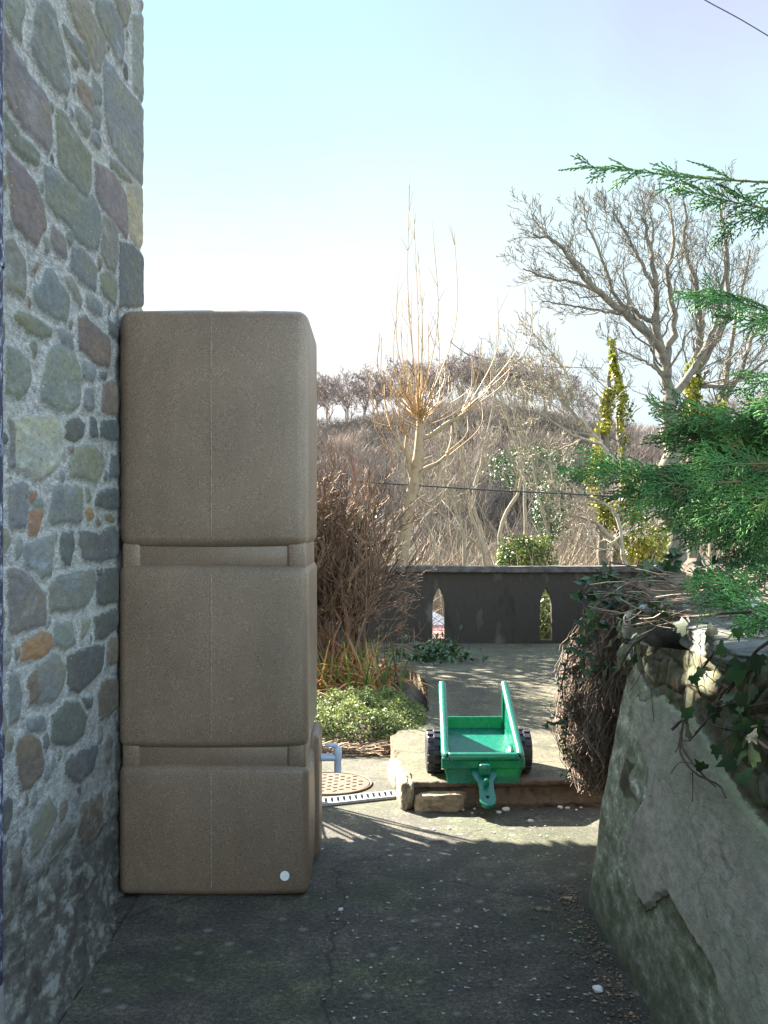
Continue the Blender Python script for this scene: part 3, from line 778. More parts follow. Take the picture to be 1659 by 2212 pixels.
for z0, z1 in ((1.18, 1.28), (.455, .555)):
    bm = bmesh.new()
    rbox(bm, TX0 + .012, TX0 + .078, TY0 + .012, TY1 - .02, z0, z1, .010, 3)
    bm_obj('corner_post', bm, M['tank'], tank, True); bm = bmesh.new()
    rbox(bm, TX1 - .078, TX1 - .010, TY0 + .012, TY1 - .02, z0, z1, .010, 3)
    bm_obj('corner_post', bm, M['tank'], tank, True)
    bm = bmesh.new(); rbox(bm, TX0 + .070, TX1 - .070, TY0 + .020, TY1 - .04, z0 + .001, z1 - .001, .006, 2)
    bm_obj('neck', bm, M['tank'], tank, True)
bm = bmesh.new(); rbox(bm, TX1 - .05, TX1 + .021, 3.93, TY1 + .02, .02, .52, .028, 5)
bm_obj('tap_boss', bm, M['tank'], tank, True)
b_ = Buf()
for z0, z1 in ((1.30, 2.09), (.57, 1.165), (.03, .445)):
    zc = (z0 + z1) / 2
    zs = np.linspace(z0, z1, 14); xs_ = -.585 + .0008 * np.sin(zs * 9)
    kt = 1 - ((zs - zc) / (z1 - z0) * 2) ** 2 * .85
    tube1(b_, np.stack([xs_, TY0 - .0105 * kt - .0004, zs], 1), .0016, 5)
b_.build('mould_seam', M['seam'], tank, True)
b_ = Buf(); bc = at(615, 1892, 3.594)
tube1(b_, [bc + (0, .004, 0), bc + (0, -.0035, 0)], .0168, 28); bd = b_.build('badge', M['badge'], tank)
b_ = Buf()
for dx, hh in ((-.006, .004), (-.002, .005), (.002, .0045), (.006, .005)):
    tube1(b_, [bc + (dx, -.0038, -hh / 2), bc + (dx + .001, -.0038, hh / 2)], .0007, 4)
b_.build('badge_print', M['badge_print'], bd).matrix_parent_inverse = Matrix.Identity(4)
# tap on the side
b_ = Buf(); ty = 4.07
def tp(xd, yd): return at(xd, yd, ty)
tube1(b_, [tp(686, 1636), tp(729, 1636)], .0155, 14)
tube1(b_, [tp(729, 1612), tp(729, 1616), tp(729, 1640), tp(729.5, 1644), tp(729.5, 1668)], [.012, .0175, .0175, .0145, .0145], 14)
tap = b_.build('tap', M['tap_plastic'], tank, True)
bm = bmesh.new(); q = tp(706, 1608); rbox(bm, q[0] - .006, q[0] + .045, ty - .012, ty + .012, q[2] - .010, q[2] + .004, .004, 2)
ha = bm_obj('tap_handle', bm, M['tap_plastic'], tap, True); ha.matrix_parent_inverse = Matrix.Identity(4)

# ------------------------------------------------------------------ right garden wall
gw = empty('garden_wall', (.9, 2.6, 0), 'cracked rendered retaining wall with bare stone patch and ivy on the right', 'wall')
def wxface(z): return .775 + .17 * np.clip(z, 0, 2) ** 1.4
def rmap(cx, cy):
    xd = 1126 + .4733 * cx; yd = 1165 + .4733 * cy
    z = .5
    for _ in range(30):
        X = wxface(max(z, 0)); Y = X * F / (xd - CX); z = .5 * z + .5 * (H - (yd - CY) * Y / F)
    return Y, z
bare_p = [rmap(*p) for p in [(560,380),(525,560),(540,620),(600,740),(630,690),(700,770),(780,810),(870,930),(930,1060),(1020,1190),(1110,1300),(1300,1480),(1700,1500),(1700,300),(1300,300),(800,380)]]
smooth_p = [rmap(*p) for p in [(610,690),(700,770),(780,810),(870,930),(930,1060),(1020,1190),(1110,1300),(1300,1480),(1700,1500),(1700,2500),(1300,2500),(1010,2300),(930,2130),(905,1990),(830,1880),(750,1750),(700,1650),(680,1600),(570,1700),(535,1600),(490,1400),(520,1260),(580,1160),(590,1050),(545,920),(525,800),(530,720),(575,750)]]
brown_p = [rmap(*p) for p in [(480,1000),(520,1030),(490,1080),(500,1150),(535,1195),(470,1180),(445,1110)]]
n1, n2 = 420, 230
corner = 3.52
path = []
for s in np.linspace(0, 1, n1):
    L = s * (corner - 1.2 + .22 + .9)
    if L < corner - 1.2: path.append((0, 1.2 + L, 0))
    elif L < corner - 1.2 + .22:
        a = (L - (corner - 1.2)) / .22 * math.pi / 2; path.append((.14 * (1 - math.cos(a)), corner + .14 * math.sin(a), 1))
    else: path.append((.14 + (L - (corner - 1.2 + .22)), corner + .14, 2))
path = np.array(path)
zt = np.interp(path[:, 1], [1.2, 2.4, 3.3, 3.7], [1.06, 1.02, .94, .90])
tt = np.linspace(0, 1, n2)
zz = -.05 + (zt[:, None] + .05) * tt[None, :]
XX = path[:, 0:1] + wxface(np.clip(zz, 0, 2)); YY = path[:, 1:2] + 0 * zz
P3 = np.stack([XX.ravel(), YY.ravel(), zz.ravel()], 1)
wy = P3[:, 1] + (vnoise(P3, 18, 11) - .5) * .03; wz = P3[:, 2] + (vnoise(P3, 18, 12) - .5) * .03
sd_s = polysd(wy, wz, smooth_p); sd_b = np.maximum(polysd(wy, wz, bare_p), polysd(wy, wz, brown_p))
sd_s = np.minimum(sd_s, .2); sd_b = np.clip(sd_b, -.2, .2)
# random boulders in the bare patch
cen = np.stack([rng.uniform(1.2, 3.7, 130), rng.uniform(.3, 1.1, 130)], 1)
bi = np.where(sd_b > -.03)[0]
dd = np.hypot((P3[bi, 1][:, None] - cen[None, :, 0]) * .8, (P3[bi, 2][:, None] - cen[None, :, 1]) * 1.3)
ds = np.sort(dd, 1)[:, :2]; f21 = np.clip((ds[:, 1] - ds[:, 0]) / .05, 0, 1)
hb = np.zeros(len(P3)); hb[bi] = -.022 + np.clip(f21 * 1.6, 0, 1) ** .5 * .018 + (vnoise(P3[bi], 11, 17) - .5) * .03
hb[polysd(wy, wz, brown_p) > -.02] = .003
ls = np.clip(sd_s / .008, 0, 1) * .013
dsp = (vnoise(P3 * [1, 1, .7], 3.0, 13) - .5) * .022 + (vnoise(P3, 14, 14) - .5) * .009 + ls + np.clip((sd_b + .004) / .01, 0, 1) * (hb - .004)
flare = np.clip((.16 - P3[:, 2]) / .16, 0, 1) ** 2 * .012
ang = np.where(path[:, 2] == 0, 0, np.where(path[:, 2] == 2, math.pi / 2, 0))
for i in range(n1):
    if path[i, 2] == 1: ang[i] = math.acos(max(-1, min(1, 1 - path[i, 0] / .14)))
ang = np.repeat(ang, n2)
dsp = dsp + flare
Vr = P3.copy(); Vr[:, 0] -= dsp * np.cos(ang); Vr[:, 1] += dsp * np.sin(ang)
npmesh('rendered_face', Vr, grid_faces(n1, n2)[:, ::-1], M['render'], gw, smooth=True, attrs={'render': sd_s, 'bare': sd_b})
# back fill of the wall
bm = bmesh.new(); rbox(bm, 1.08, 1.5, 1.0, corner + .02, -.1, .90, .02, 2); bm_obj('wall_core', bm, M['render'], gw)
# coping slab, rough
def rough_block(name, cx, cy, cz, sx, sy, sz, mat, parent, seed, rough=.12, sub=5, rot=0, k=3.2):
    bm = bmesh.new(); bmesh.ops.create_icosphere(bm, subdivisions=sub, radius=1)
    V_ = np.array([v.co for v in bm.verts])
    nrm = (np.abs(V_) ** k).sum(1) ** (1 / k)
    V_ = V_ / nrm[:, None]
    V_ *= (1 + (vnoise(V_, 1.6, seed) - .5) * rough * 2 + (vnoise(V_, 6, seed + 1) - .5) * rough * .6)[:, None]
    V_ *= np.array([sx, sy, sz])
    c_, s_ = math.cos(rot), math.sin(rot)
    V_ = np.stack([V_[:, 0] * c_ - V_[:, 1] * s_, V_[:, 0] * s_ + V_[:, 1] * c_, V_[:, 2]], 1) + np.array([cx, cy, cz])
    for v, c in zip(bm.verts, V_): v.co = c
    return bm_obj(name, bm, mat, parent, True)
rough_block('coping_stone', 1.19, 2.88, 1.0, .25, .44, .045, M['coping3'], gw, 21, .07, 6, -.12, 6)
rough_block('coping_stone', 1.2, 2.0, 1.07, .26, .42, .045, M['coping3'], gw, 31, .07, 6, -.02, 6)
for k, (xd, yd, Y, s, mt) in enumerate([(1437, 1268, 3.9, .11, 'pale_stone'), (1408, 1330, 3.6, .10, 'coping2'), (1465, 1320, 3.5, .12, 'coping'), (1392, 1400, 3.55, .09, 'render'), (1560, 1315, 3.4, .13, 'coping2')]):
    p = at(xd, yd, Y); rough_block('top_stone', p[0], p[1], p[2] - .04, s, s * .9, s * .75, M[mt], gw, 40 + k, .2, 4, k)

# bank of soil behind the wall
bx, by = np.meshgrid(np.linspace(0, 1, 60), np.linspace(0, 1, 90), indexing='ij')
YYb = 1.0 + by * 9.2; x0 = np.interp(YYb, [1, 3.5, 3.8, 4.6, 6, 10.2], [1.12, 1.12, 1.0, 1.12, 1.75, 2.9])
XXb = x0 + bx ** 1.3 * 5
P3 = np.stack([XXb.ravel(), YYb.ravel(), 0 * XXb.ravel()], 1)
zb = .98 + (vnoise(P3, 2.5, 31) - .5) * .16 - np.clip(1 - (XXb - x0).ravel() / .35, 0, 1) ** 2 * np.interp(YYb.ravel(), [1, 3.6, 3.9, 10], [.15, .2, 1.1, 1.1])
P3[:, 2] = zb
o = npmesh('soil_bank', P3, grid_faces(60, 90)[:, ::-1], M['soil'], smooth=True); tag(o, kind='structure')

# ------------------------------------------------------------------ dead root curtain hanging over the wall end
rc = empty('dead_creeper', (.98, 3.9, .2), 'matted brown dead creeper hanging over the end of the rendered wall', 'dead creeper')
sp_ = [(1470, 1242, .05), (1405, 1275, .085), (1350, 1345, .105), (1312, 1430, .12), (1296, 1530, .140), (1300, 1620, .125), (1302, 1695, .075)]
def rcen(t):
    a = np.array([[*at(x, y, 3.92)] for x, y, r_ in sp_]); r_ = np.array([q[2] for q in sp_])
    i = np.linspace(0, 1, len(sp_))
    return np.stack([np.interp(t, i, a[:, j]) for j in range(3)], -1), np.interp(t, i, r_)
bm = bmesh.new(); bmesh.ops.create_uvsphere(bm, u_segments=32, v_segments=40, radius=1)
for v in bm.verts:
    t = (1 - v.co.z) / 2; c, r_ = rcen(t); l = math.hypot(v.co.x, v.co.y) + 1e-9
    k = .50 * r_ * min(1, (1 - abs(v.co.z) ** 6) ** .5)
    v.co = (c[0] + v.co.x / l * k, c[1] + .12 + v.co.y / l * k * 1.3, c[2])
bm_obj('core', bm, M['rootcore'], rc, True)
T = 6500
t0 = rng.uniform(-.03, .9, T); ln = rng.uniform(.06, .30, T); a0 = rng.uniform(-math.pi, 0.35, T); rr = rng.uniform(.72, 1.06, T) + (rng.random(T) < .15) * rng.uniform(.05, .4, T)
n = 7; P = np.zeros((T, n, 3))
wa = rng.normal(0, .35, T); ph = rng.uniform(0, 6.28, T)
for j in range(n):
    f = j / (n - 1); t = np.clip(t0 + ln * f, 0, 1.0); c, r_ = rcen(t); c = c - np.stack([0 * t, 0 * t, np.clip(t0 + ln * f - 1, 0, .2) * .35], -1)
    a = a0 + wa * f + .12 * np.sin(ph + f * 7)
    rad_ = r_ * (rr * (.62 + .75 * vnoise(np.stack([a * 2.5, t * 7, 0 * t], 1), 1.0, 91, 2)) + .05 * np.sin(ph * 3 + f * 9))
    P[:, j] = c + np.stack([np.cos(a) * rad_, .12 + np.sin(a) * rad_ * 1.3, rng.normal(0, .004, T)], -1)
V, Fq = tubes(P, np.tile(np.linspace(.0024, .0012, n), (T, 1)), 3)
b_ = Buf(); b_.add(V, Fq, np.repeat(rng.random(T), n * 3)); b_.build('root', M['root'], rc)
# stray twigs from the wall end
b_ = Buf()
for (x1, y1, x2, y2) in [(1330, 1400, 1140, 1470), (1250, 1430, 1215, 1500), (1200, 1447, 1165, 1478), (1290, 1300, 1240, 1285), (1225, 1440, 1190, 1475), (1230, 1560, 1175, 1525), (1260, 1690, 1225, 1672), (1240, 1640, 1222, 1660)]:
    A = at(x1, y1, 4.0); B = at(x2, y2, 3.9)
    m_ = (A + B) / 2 + rng.normal(0, .01, 3); tube1(b_, smoothline([A, m_, B], 8), np.linspace(.0035, .0012, 8), 4, R())
b_.build('twig', M['root'], rc)

# ------------------------------------------------------------------ leaves
def leaf_quads(C, D, Nn, L, W, buf, tone):
    """pointed folded leaves: C centre, D dir, Nn normal"""
    D = D / np.linalg.norm(D, axis=1, keepdims=True); Sd = np.cross(D, Nn); Sd /= np.linalg.norm(Sd, axis=1, keepdims=True) + 1e-9
    N2 = np.cross(Sd, D); T = len(C); L = np.asarray(L).reshape(-1, 1); W = np.asarray(W).reshape(-1, 1)
    a = C; b1 = C + D * L * .45 + Sd * W * .5 + N2 * W * .15; c1 = C + D * L; d1 = C + D * L * .45 - Sd * W * .5 + N2 * W * .15
    m_ = C + D * L * .5 - N2 * W * .03
    V = np.stack([a, b1, c1, d1, m_], 1).reshape(-1, 3); i = np.arange(T)[:, None] * 5
    Fc = np.concatenate([i + [0, 1, 4], i + [1, 2, 4], i + [2, 3, 4], i + [3, 0, 4]], 0)
    buf.add(V, Fc, np.repeat(tone, 5))
IVY = np.array([(0, 0), (.30, -.12), (.52, .10), (.34, .28), (.42, .52), (.17, .55), (0, 1.0), (-.17, .55), (-.42, .52), (-.34, .28), (-.52, .10), (-.30, -.12)])
def ivy_leaf(buf, p, d, nrm, s, tone):
    d = np.asarray(d, float); d /= np.linalg.norm(d); nrm = np.asarray(nrm, float)
    sd = np.cross(d, nrm); sd /= np.linalg.norm(sd) + 1e-9; n2 = np.cross(sd, d)
    V = [p + s * (sd * x * 1.05 + d * y + n2 * (-.25 * x * x - .12 * (y - .3) ** 2)) for x, y in IVY]
    V.append(np.asarray(p) + s * d * .33 + n2 * s * .02)
    buf.add(np.array(V), [[i, (i + 1) % 12, 12] for i in range(12)], tone)

def unit(v): return v / (np.linalg.norm(v) + 1e-9)

ivy = empty('ivy', (1.0, 2.6, .6), 'dark green ivy trailing down the bare stone at the top of the rendered wall', 'ivy')
b_ = Buf(); lb = Buf(); vb = Buf()
def onwall(cx, cy, off=.03):
    Y, z = rmap(cx, cy); return np.array([wxface(z) - off, Y, z])
stems = [[(760,870),(775,830),(800,960),(870,1060),(940,1120),(1010,1180)], [(790,880),(810,960),(900,1070),(960,1130)], [(1160,560),(1050,640),(990,720),(900,860),(840,920)],
         [(1250,850),(1130,860),(1060,880),(960,850),(900,800)], [(560,480),(555,560),(600,640),(660,715)], [(520,560),(440,680),(380,800),(365,900),(395,1000)],
         [(640,440),(560,500),(480,620),(430,760)], [(1200,450),(1150,520),(1100,600),(1010,700),(960,800)], [(1200,980),(1120,880),(1080,760),(1040,690)], [(940,520),(900,570),(880,640),(870,720)],
         [(1100,330),(980,340),(850,350),(720,360),(620,400)], [(1300,700),(1200,740),(1100,760),(1000,700)]]
for st in stems:
    pts = smoothline([onwall(*p, off=U(.02, .05)) for p in st], 18)
    tube1(b_, pts, np.linspace(.0045, .002, 18), 5, R())
    for _ in range(5):
        i = random.randrange(3, 16); q = pts[i]; e = q + rng.normal(0, .03, 3) + (-.02, 0, -.01)
        tube1(b_, smoothline([q, (q + e) / 2 + rng.normal(0, .006, 3), e], 5), .0012, 4, R())
b_.build('stem', M['vine'], ivy, True)
spots = [(850,770,.05),(1000,600,.04),(1060,560,.055),(1045,700,.06),(960,760,.055),(990,740,.05),(1100,640,.05),(1110,710,.06),(840,870,.045),(770,690,.03),(1060,880,.055),(1110,800,.05),(1100,900,.065),
         (1050,1000,.065),(905,1050,.035),(600,480,.05),(640,530,.045),(930,590,.04),(880,620,.04),(1000,840,.04),(1110,1000,.05),(700,330,.05),(760,320,.04),(830,400,.05),(950,400,.06),(1040,410,.04),
         (380,405,.03),(470,580,.035),(430,640,.03),(380,580,.03),(520,390,.045),(420,800,.028),(560,440,.03),(480,470,.035),(1130,540,.05),(1160,830,.05),(1150,650,.06),(1180,960,.06),(680,360,.04),(740,300,.035),(600,330,.03),(1000,640,.035),(1075,620,.04),(1140,1060,.05)]
for (cx, cy, s) in spots + [(U(560, 760), U(250, 400), .035) for _ in range(26)] + [(U(430, 640), U(330, 600), .028) for _ in range(24)] + [(U(980, 1200), U(460, 1000), .04) for _ in range(22)]:
    p = onwall(cx, cy, U(.03, .07)); d = np.array([U(-.3, .1), U(-.7, .7), U(-1, .3)]); nrm = np.array([-1, U(-.9, 0), U(.0, .7)])
    ivy_leaf(lb, p, d, nrm, s * U(.85, 1.2), R())
lb.build('leaves', M['ivy_leaf'], ivy)

# glossy small-leaved plant on the wall end, in front of the fence
pl = empty('leafy_plant', (.9, 3.9, .9), 'dark leafy plant with small broad leaves growing on the wall end before the fence', 'plant')
b_ = Buf(); lb = Buf()
def leafy(stem, nleaf, s, Y=3.85):
    P = smoothline([at(x, y, Y + U(-.05, .05)) for x, y in stem], 14)
    tube1(b_, P, np.linspace(.003, .0012, 14), 4, R())
    for _ in range(nleaf):
        i = random.randrange(1, 14); p = P[i] + rng.normal(0, .008, 3)
        C = p[None]; D = np.array([[U(-1, 1), U(-.6, .6), U(-.6, .8)]]); Nn = np.array([[U(-.5, .5), U(-1, 0), U(.2, 1)]])
        leaf_quads(C, D, Nn, s * U(.7, 1.25), s * U(.45, .65), lb, np.array([R()]))
for st, nl, s in [([(1420,1280),(1350,1275),(1290,1295),(1245,1290)], 26, .05), ([(1360,1300),(1300,1320),(1262,1355)], 20, .055), ([(1262,1300),(1258,1380),(1266,1470)], 9, .05), ([(1330,1270),(1290,1250),(1268,1262)], 22, .045),
                  ([(1300,1310),(1290,1370),(1300,1450)], 9, .05), ([(1460,1235),(1420,1225),(1395,1245)], 26, .055), ([(1440,1250),(1450,1215),(1470,1200)], 18, .055), ([(1500,1230),(1560,1215),(1620,1220)], 26, .06),
                  ([(1262,1395),(1250,1400),(1245,1410)], 6, .045), ([(1235,1500),(1215,1560),(1190,1560),(1178,1555)], 16, .028), ([(1240,1440),(1215,1470),(1220,1540),(1225,1600)], 46, .022), ([(1225,1560),(1222,1620),(1240,1650)], 40, .018), ([(1210,1490),(1232,1400),(1245,1380)], 34, .024), ([(1350,1262),(1310,1240),(1290,1245)], 24, .04), ([(1340,1330),(1345,1380),(1350,1430)], 10, .035), ([(1240,1650),(1222,1680),(1250,1690)],16,.018)]:
    leafy(st, nl, s)
b_.build('stem', M['vine'], pl); lb.build('leaves', M['ivy_leaf'], pl)

# dry stalks and litter on top of the wall
b_ = Buf()
for _ in range(300):
    A = at(U(1380, 1600), U(1240, 1350), U(2.9, 4.0)); L = U(.05, .22); a = U(-.5, .5)
    B = A + np.array([math.cos(a) * L * random.choice((-1, 1)), math.sin(a) * L, U(-.04, .05)])
    tube1(b_, smoothline([A, (A + B) / 2 + rng.normal(0, .012, 3), B], 5), U(.0008, .0022), 3, R(), False)
o = b_.build('dry_stalks', M['root']); tag(o, 'loose dry brown stalks and roots lying on top of the wall', 'dry stalks', kind='stuff')

# ------------------------------------------------------------------ conifer with feathery sprays from the right
con = empty('conifer', (2.3, 3.6, .9), 'green conifer reaching in from the right with feathery sprays', 'tree')
b_ = Buf(); tube1(b_, [(2.3, 3.6, .8), (2.28, 3.58, 1.8), (2.32, 3.62, 3.0), (2.3, 3.6, 4.2)], [.11, .09, .06, .02], 10); b_.build('trunk', M['conifer_stem'], con, True)
segsP, segsR, segsT = [], [], []
stemB = Buf()
def needle(p, q, r, t): segsP.append((p, (p + q) / 2 + rng.normal(0, .0006, 3), q)); segsR.append((r * 1.25, r * 1.45, r * .6)); segsT.append(t)
def spray(axis, width, t, dens=1.0, w0=.0):
    """axis: polyline from base to tip; two ranks of side shoots, each feathered again"""
    L = np.linalg.norm(np.diff(axis, axis=0), axis=1).sum(); n = int(L / .014 * dens)
    P = smoothline(axis, n + 2); up = unit(np.array([U(-.3, .3), -1 + U(-.3, .5), U(.3, 1.3)]))
    for i in range(len(P) - 1): needle(P[i], P[i + 1], .0021 if L > .35 else .0017, t)
    for i in range(1, n):
        f = i / n; d = unit(P[i + 1] - P[i]); s = unit(np.cross(d, up)) * (1 if i % 2 else -1)
        l1 = width * (min(1, (1 - f) * 1.5 + .12)) * U(.6, 1.1) * min(1, .35 + f * 4)
        dd = unit(d * .95 + s * .62 + rng.normal(0, .10, 3)); end = P[i] + dd * l1 + np.array([0, 0, -.10 * l1])
        m = max(2, int(l1 / .009)); tv = np.clip(t + U(-.18, .18), 0, 1)
        Q = smoothline([P[i], P[i] + dd * l1 * .5 + s * l1 * .03, end], m + 1)
        for k in range(m):
            needle(Q[k], Q[k + 1], .0016, tv)
            if l1 > .02:
                e = unit(Q[k + 1] - Q[k]); s2 = unit(np.cross(e, up)) * (1 if k % 2 else -1)
                l2 = min(.030, l1 * .42) * (1 - k / m * .65) * U(.6, 1.1)
                ee = unit(e * .9 + s2 * .6 + rng.normal(0, .15, 3))
                needle(Q[k], Q[k] + ee * l2, .0014, np.clip(tv + U(-.1, .15), 0, 1))
def branch_line(pts, Y, w, t, nsub=9, bare=False, sublen=.30):
    A = np.array([at(x, y, Y0_) for x, y, Y0_ in [(p[0], p[1], Y + (p[2] if len(p) > 2 else 0)) for p in pts]])[::-1]  # base first
    spray(A, w, t)
    P = smoothline(A, 30)
    tube1(stemB, P[:16], np.linspace(.004, .0012, 16), 5, .5)
    for k in range(nsub):
        i = int(2 + 22 * (k + R()) / nsub); d = unit(P[i + 1] - P[i]); side = unit(np.cross(d, np.array([0, -1, .25]))) * (1 if k % 2 else -1)
        l = sublen * U(.55, 1.1) * (1 - i / 40)
        dd = unit(d + side * U(.3, .7) + np.array([0, U(-.35, .25), -.12]))
        ax = np.array([P[i], P[i] + dd * l * .5, P[i] + dd * l + np.array([0, 0, -.07 * l])]); spray(ax, w * .75, np.clip(t + U(-.2, .2), 0, 1))
branch_line([(1205,368),(1270,362),(1340,366),(1440,378),(1560,388),(1760,400)], 3.0, .075, .35, 8, sublen=.2)
branch_line([(1440,405),(1520,420),(1600,440),(1760,470)], 3.0, .10, .4, 5, sublen=.22)
branch_line([(1530,545),(1570,500),(1640,455),(1740,430)], 3.0, .08, .4, 3, sublen=.18)
branch_line([(1475,645),(1540,640),(1620,660),(1760,700)], 3.0, .10, .45, 8, sublen=.22)
branch_line([(1540,680),(1600,690),(1700,705),(1780,720)], 3.0, .10, .4, 7, sublen=.2)
branch_line([(1585,860),(1620,835),(1680,815),(1760,800)], 3.0, .08, .35, 4, sublen=.2)
branch_line([(1400,895),(1450,885),(1540,905),(1620,925),(1760,930)], 3.0, .11, .5, 10, sublen=.24)
branch_line([(1420,935),(1480,930),(1560,950),(1760,960)], 3.1, .10, .5, 9, sublen=.22)
branch_line([(1235,1035),(1270,1015),(1340,1022),(1430,1045),(1560,1060),(1760,1050)], 3.0, .11, .45, 12, sublen=.28)
for (tx, ty_, bxx, byy) in [(1310,1085,1560,1020),(1330,1110,1600,1040),(1380,960,1700,970),(1360,1060,1650,1000),(1400,1120,1700,1030),(1440,1160,1720,1060),(1475,1190,1750,1090),(1430,990,1760,985),(1500,1010,1800,1010),
                            (1450,1080,1780,1040),(1500,1120,1800,1060),(1540,1190,1800,1110),(1560,1240,1820,1150),(1600,1230,1820,1180),(1570,1060,1850,1040),(1500,930,1800,930),(1560,960,1850,950),(1590,1110,1850,1090),(1520,1050,1850,1040),(1620,1160,1850,1130),(1455,1035,1800,1010),(1395,1040,1700,1000),
                            (1600,940,1850,930),(1620,1000,1850,990),(1630,1060,1850,1050),(1520,1160,1800,1090),(1640,1200,1850,1180),(1470,970,1800,960),(1540,905,1850,900),(1420,1150,1650,1060),(1610,880,1850,900)]:
    mx, my = (tx + bxx) / 2, (ty_ + byy) / 2 - U(5, 25)
    branch_line([(tx, ty_), (mx, my), (bxx, byy)], U(2.75, 3.35), .10, U(.15, .7), 8, sublen=.24)
branch_line([(1478,1255),(1540,1255),(1600,1275),(1760,1310)], 2.75, .09, .65, 9, sublen=.2)
branch_line([(1505,1300),(1570,1300),(1640,1320),(1760,1350)], 2.7, .09, .65, 9, sublen=.18)
branch_line([(1590,1345),(1640,1340),(1760,1360)], 2.65, .08, .7, 5, sublen=.16)
branch_line([(1560,1265),(1620,1250),(1760,1250)], 2.8, .09, .6, 7, sublen=.18)
V, Fq = tubes(np.array(segsP), np.array(segsR), 3)
b_ = Buf(); b_.add(V, Fq, np.repeat(np.array(segsT), 9)); b_.build('foliage', M['conifer'], con)
print("needles", len(segsP))
stemB.build('branch', M['conifer_stem'], con)

# ------------------------------------------------------------------ bare trees
class Tree:
    def __init__(s): s.P = []; s.R = []; s.T = []
    def seg(s, A, B, r0, r1, wob=.06, n=5, t=.5):
        A = np.asarray(A, float); B = np.asarray(B, float); L = np.linalg.norm(B - A)
        f = np.linspace(0, 1, n)[:, None]
        P = A + (B - A) * f + rng.normal(0, 1, (n, 3)) * L * wob * np.sin(f * np.pi)
        s.P.append(P); s.R.append(np.linspace(r0, r1, n)); s.T.append(t); return P
    def grow(s, A, d, L, r, lev, spread=.7, kids=5, up=.15, wob=.06, shrink=.55, rmin=.002, t=.5):
        d = unit(d); B = A + d * L + np.array([0, 0, up * L])
        P = s.seg(A, B, r, max(r * .45, rmin), wob, 5, t)
        if lev <= 0: return
        for k in range(kids):
            f = .25 + .75 * (k + R()) / kids; x = f * 4; i = min(3, int(x)); p = P[i] + (P[i + 1] - P[i]) * (x - i)
            dd = unit(unit(P[i + 1] - P[i]) + unit(rng.normal(0, 1, 3)) * spread)
            s.grow(p, dd, L * shrink * U(.7, 1.2) * (1.15 - f * .35), max(r * (1 - f * .5) * .5, rmin), lev - 1, spread, kids, up, wob, shrink, rmin, np.clip(t + U(-.15, .15), 0, 1))
    def limb(s, pts, r0, r1, nkid, kidL, lev, t=.5, k=8, spread=.8, kids=4, up=.2, f0=.2, rmin=.004, buf=None, wob=.07, depth=.5):
        P = smoothline(pts, 22); P[1:-1] += rng.normal(0, r0 * .25, (20, 3))
        Rr = np.linspace(r0, r1, 22); tube1(buf, P, Rr, k, t)
        for j in range(nkid):
            f = f0 + (1 - f0) * (j + R()) / nkid; i = min(20, int(f * 21)); d = unit(P[i + 1] - P[i])
            rv = rng.normal(0, 1, 3); rv[1] *= depth
            dd = unit(d + unit(rv) * spread)
            s.grow(P[i], dd, kidL * U(.6, 1.2) * (1.1 - .5 * f), max(Rr[i] * .30, rmin), lev, spread, kids, up, wob, .55, rmin, t + U(-.1, .1))
    def build(s, name, mat, parent, k=3, buf=None):
        V, Fq = tubes(np.array(s.P), np.array(s.R), k)
        b = buf or Buf(); b.add(V, Fq, np.repeat(np.clip(s.T, 0, 1), 5 * k)); return b.build(name, mat, parent)

# big gnarled tree right of centre
YB = 16.0
def A3(pts, Y=YB, dy=0): return [at(x, y, Y + dy * i) for i, (x, y) in enumerate(pts)]
bt = empty('bare_tree', tuple(at(1455, 1330, YB)), 'large gnarled bare tree with forking grey limbs spreading against the sky', 'tree')
T_ = Tree(); lb_ = Buf()
T_.limb(A3([(1458,1330),(1457,1180),(1448,1040),(1450,930),(1447,860)]), .17, .13, 5, .9, 2, .6, 10, buf=lb_, f0=.5)
main = [([(1447,880),(1446,830),(1438,770),(1418,700),(1412,620),(1405,540),(1385,470)], .125, .02, 20, .95, .0),
        ([(1432,760),(1390,715),(1330,665),(1280,620),(1240,570),(1195,520),(1150,505)], .085, .016, 22, .85, -.12),
        ([(1415,700),(1380,680),(1330,640),(1300,560),(1275,500),(1255,470)], .05, .012, 16, .7, .1),
        ([(1412,620),(1380,560),(1350,500),(1322,455)], .045, .012, 14, .65, .1),
        ([(1440,780),(1455,700),(1440,600),(1455,540),(1450,480),(1440,430)], .075, .014, 16, .75, .2),
        ([(1448,870),(1480,820),(1520,760),(1545,700),(1560,620),(1570,540)], .09, .018, 18, .8, .15),
        ([(1300,635),(1240,610),(1180,600),(1130,580)], .035, .010, 12, .55, .0),
        ([(1405,560),(1410,490),(1400,440)], .035, .01, 8, .5, .1),
        ([(1350,680),(1290,670),(1230,660),(1170,650)], .03, .008, 10, .5, -.1),
        ([(1446,840),(1420,800),(1370,770),(1310,745)], .035, .008, 10, .5, -.1)]
for pts, r0, r1, nk, kl, dy in main: T_.limb(A3(pts, YB, dy), r0 * .85, r1, int(nk * 1.1), kl, 3, .5, 8, buf=lb_, kids=3, spread=.68, rmin=.0037)
lb_.build('limb', M['bark'], bt, True); T_.build('twig', M['bark'], bt)

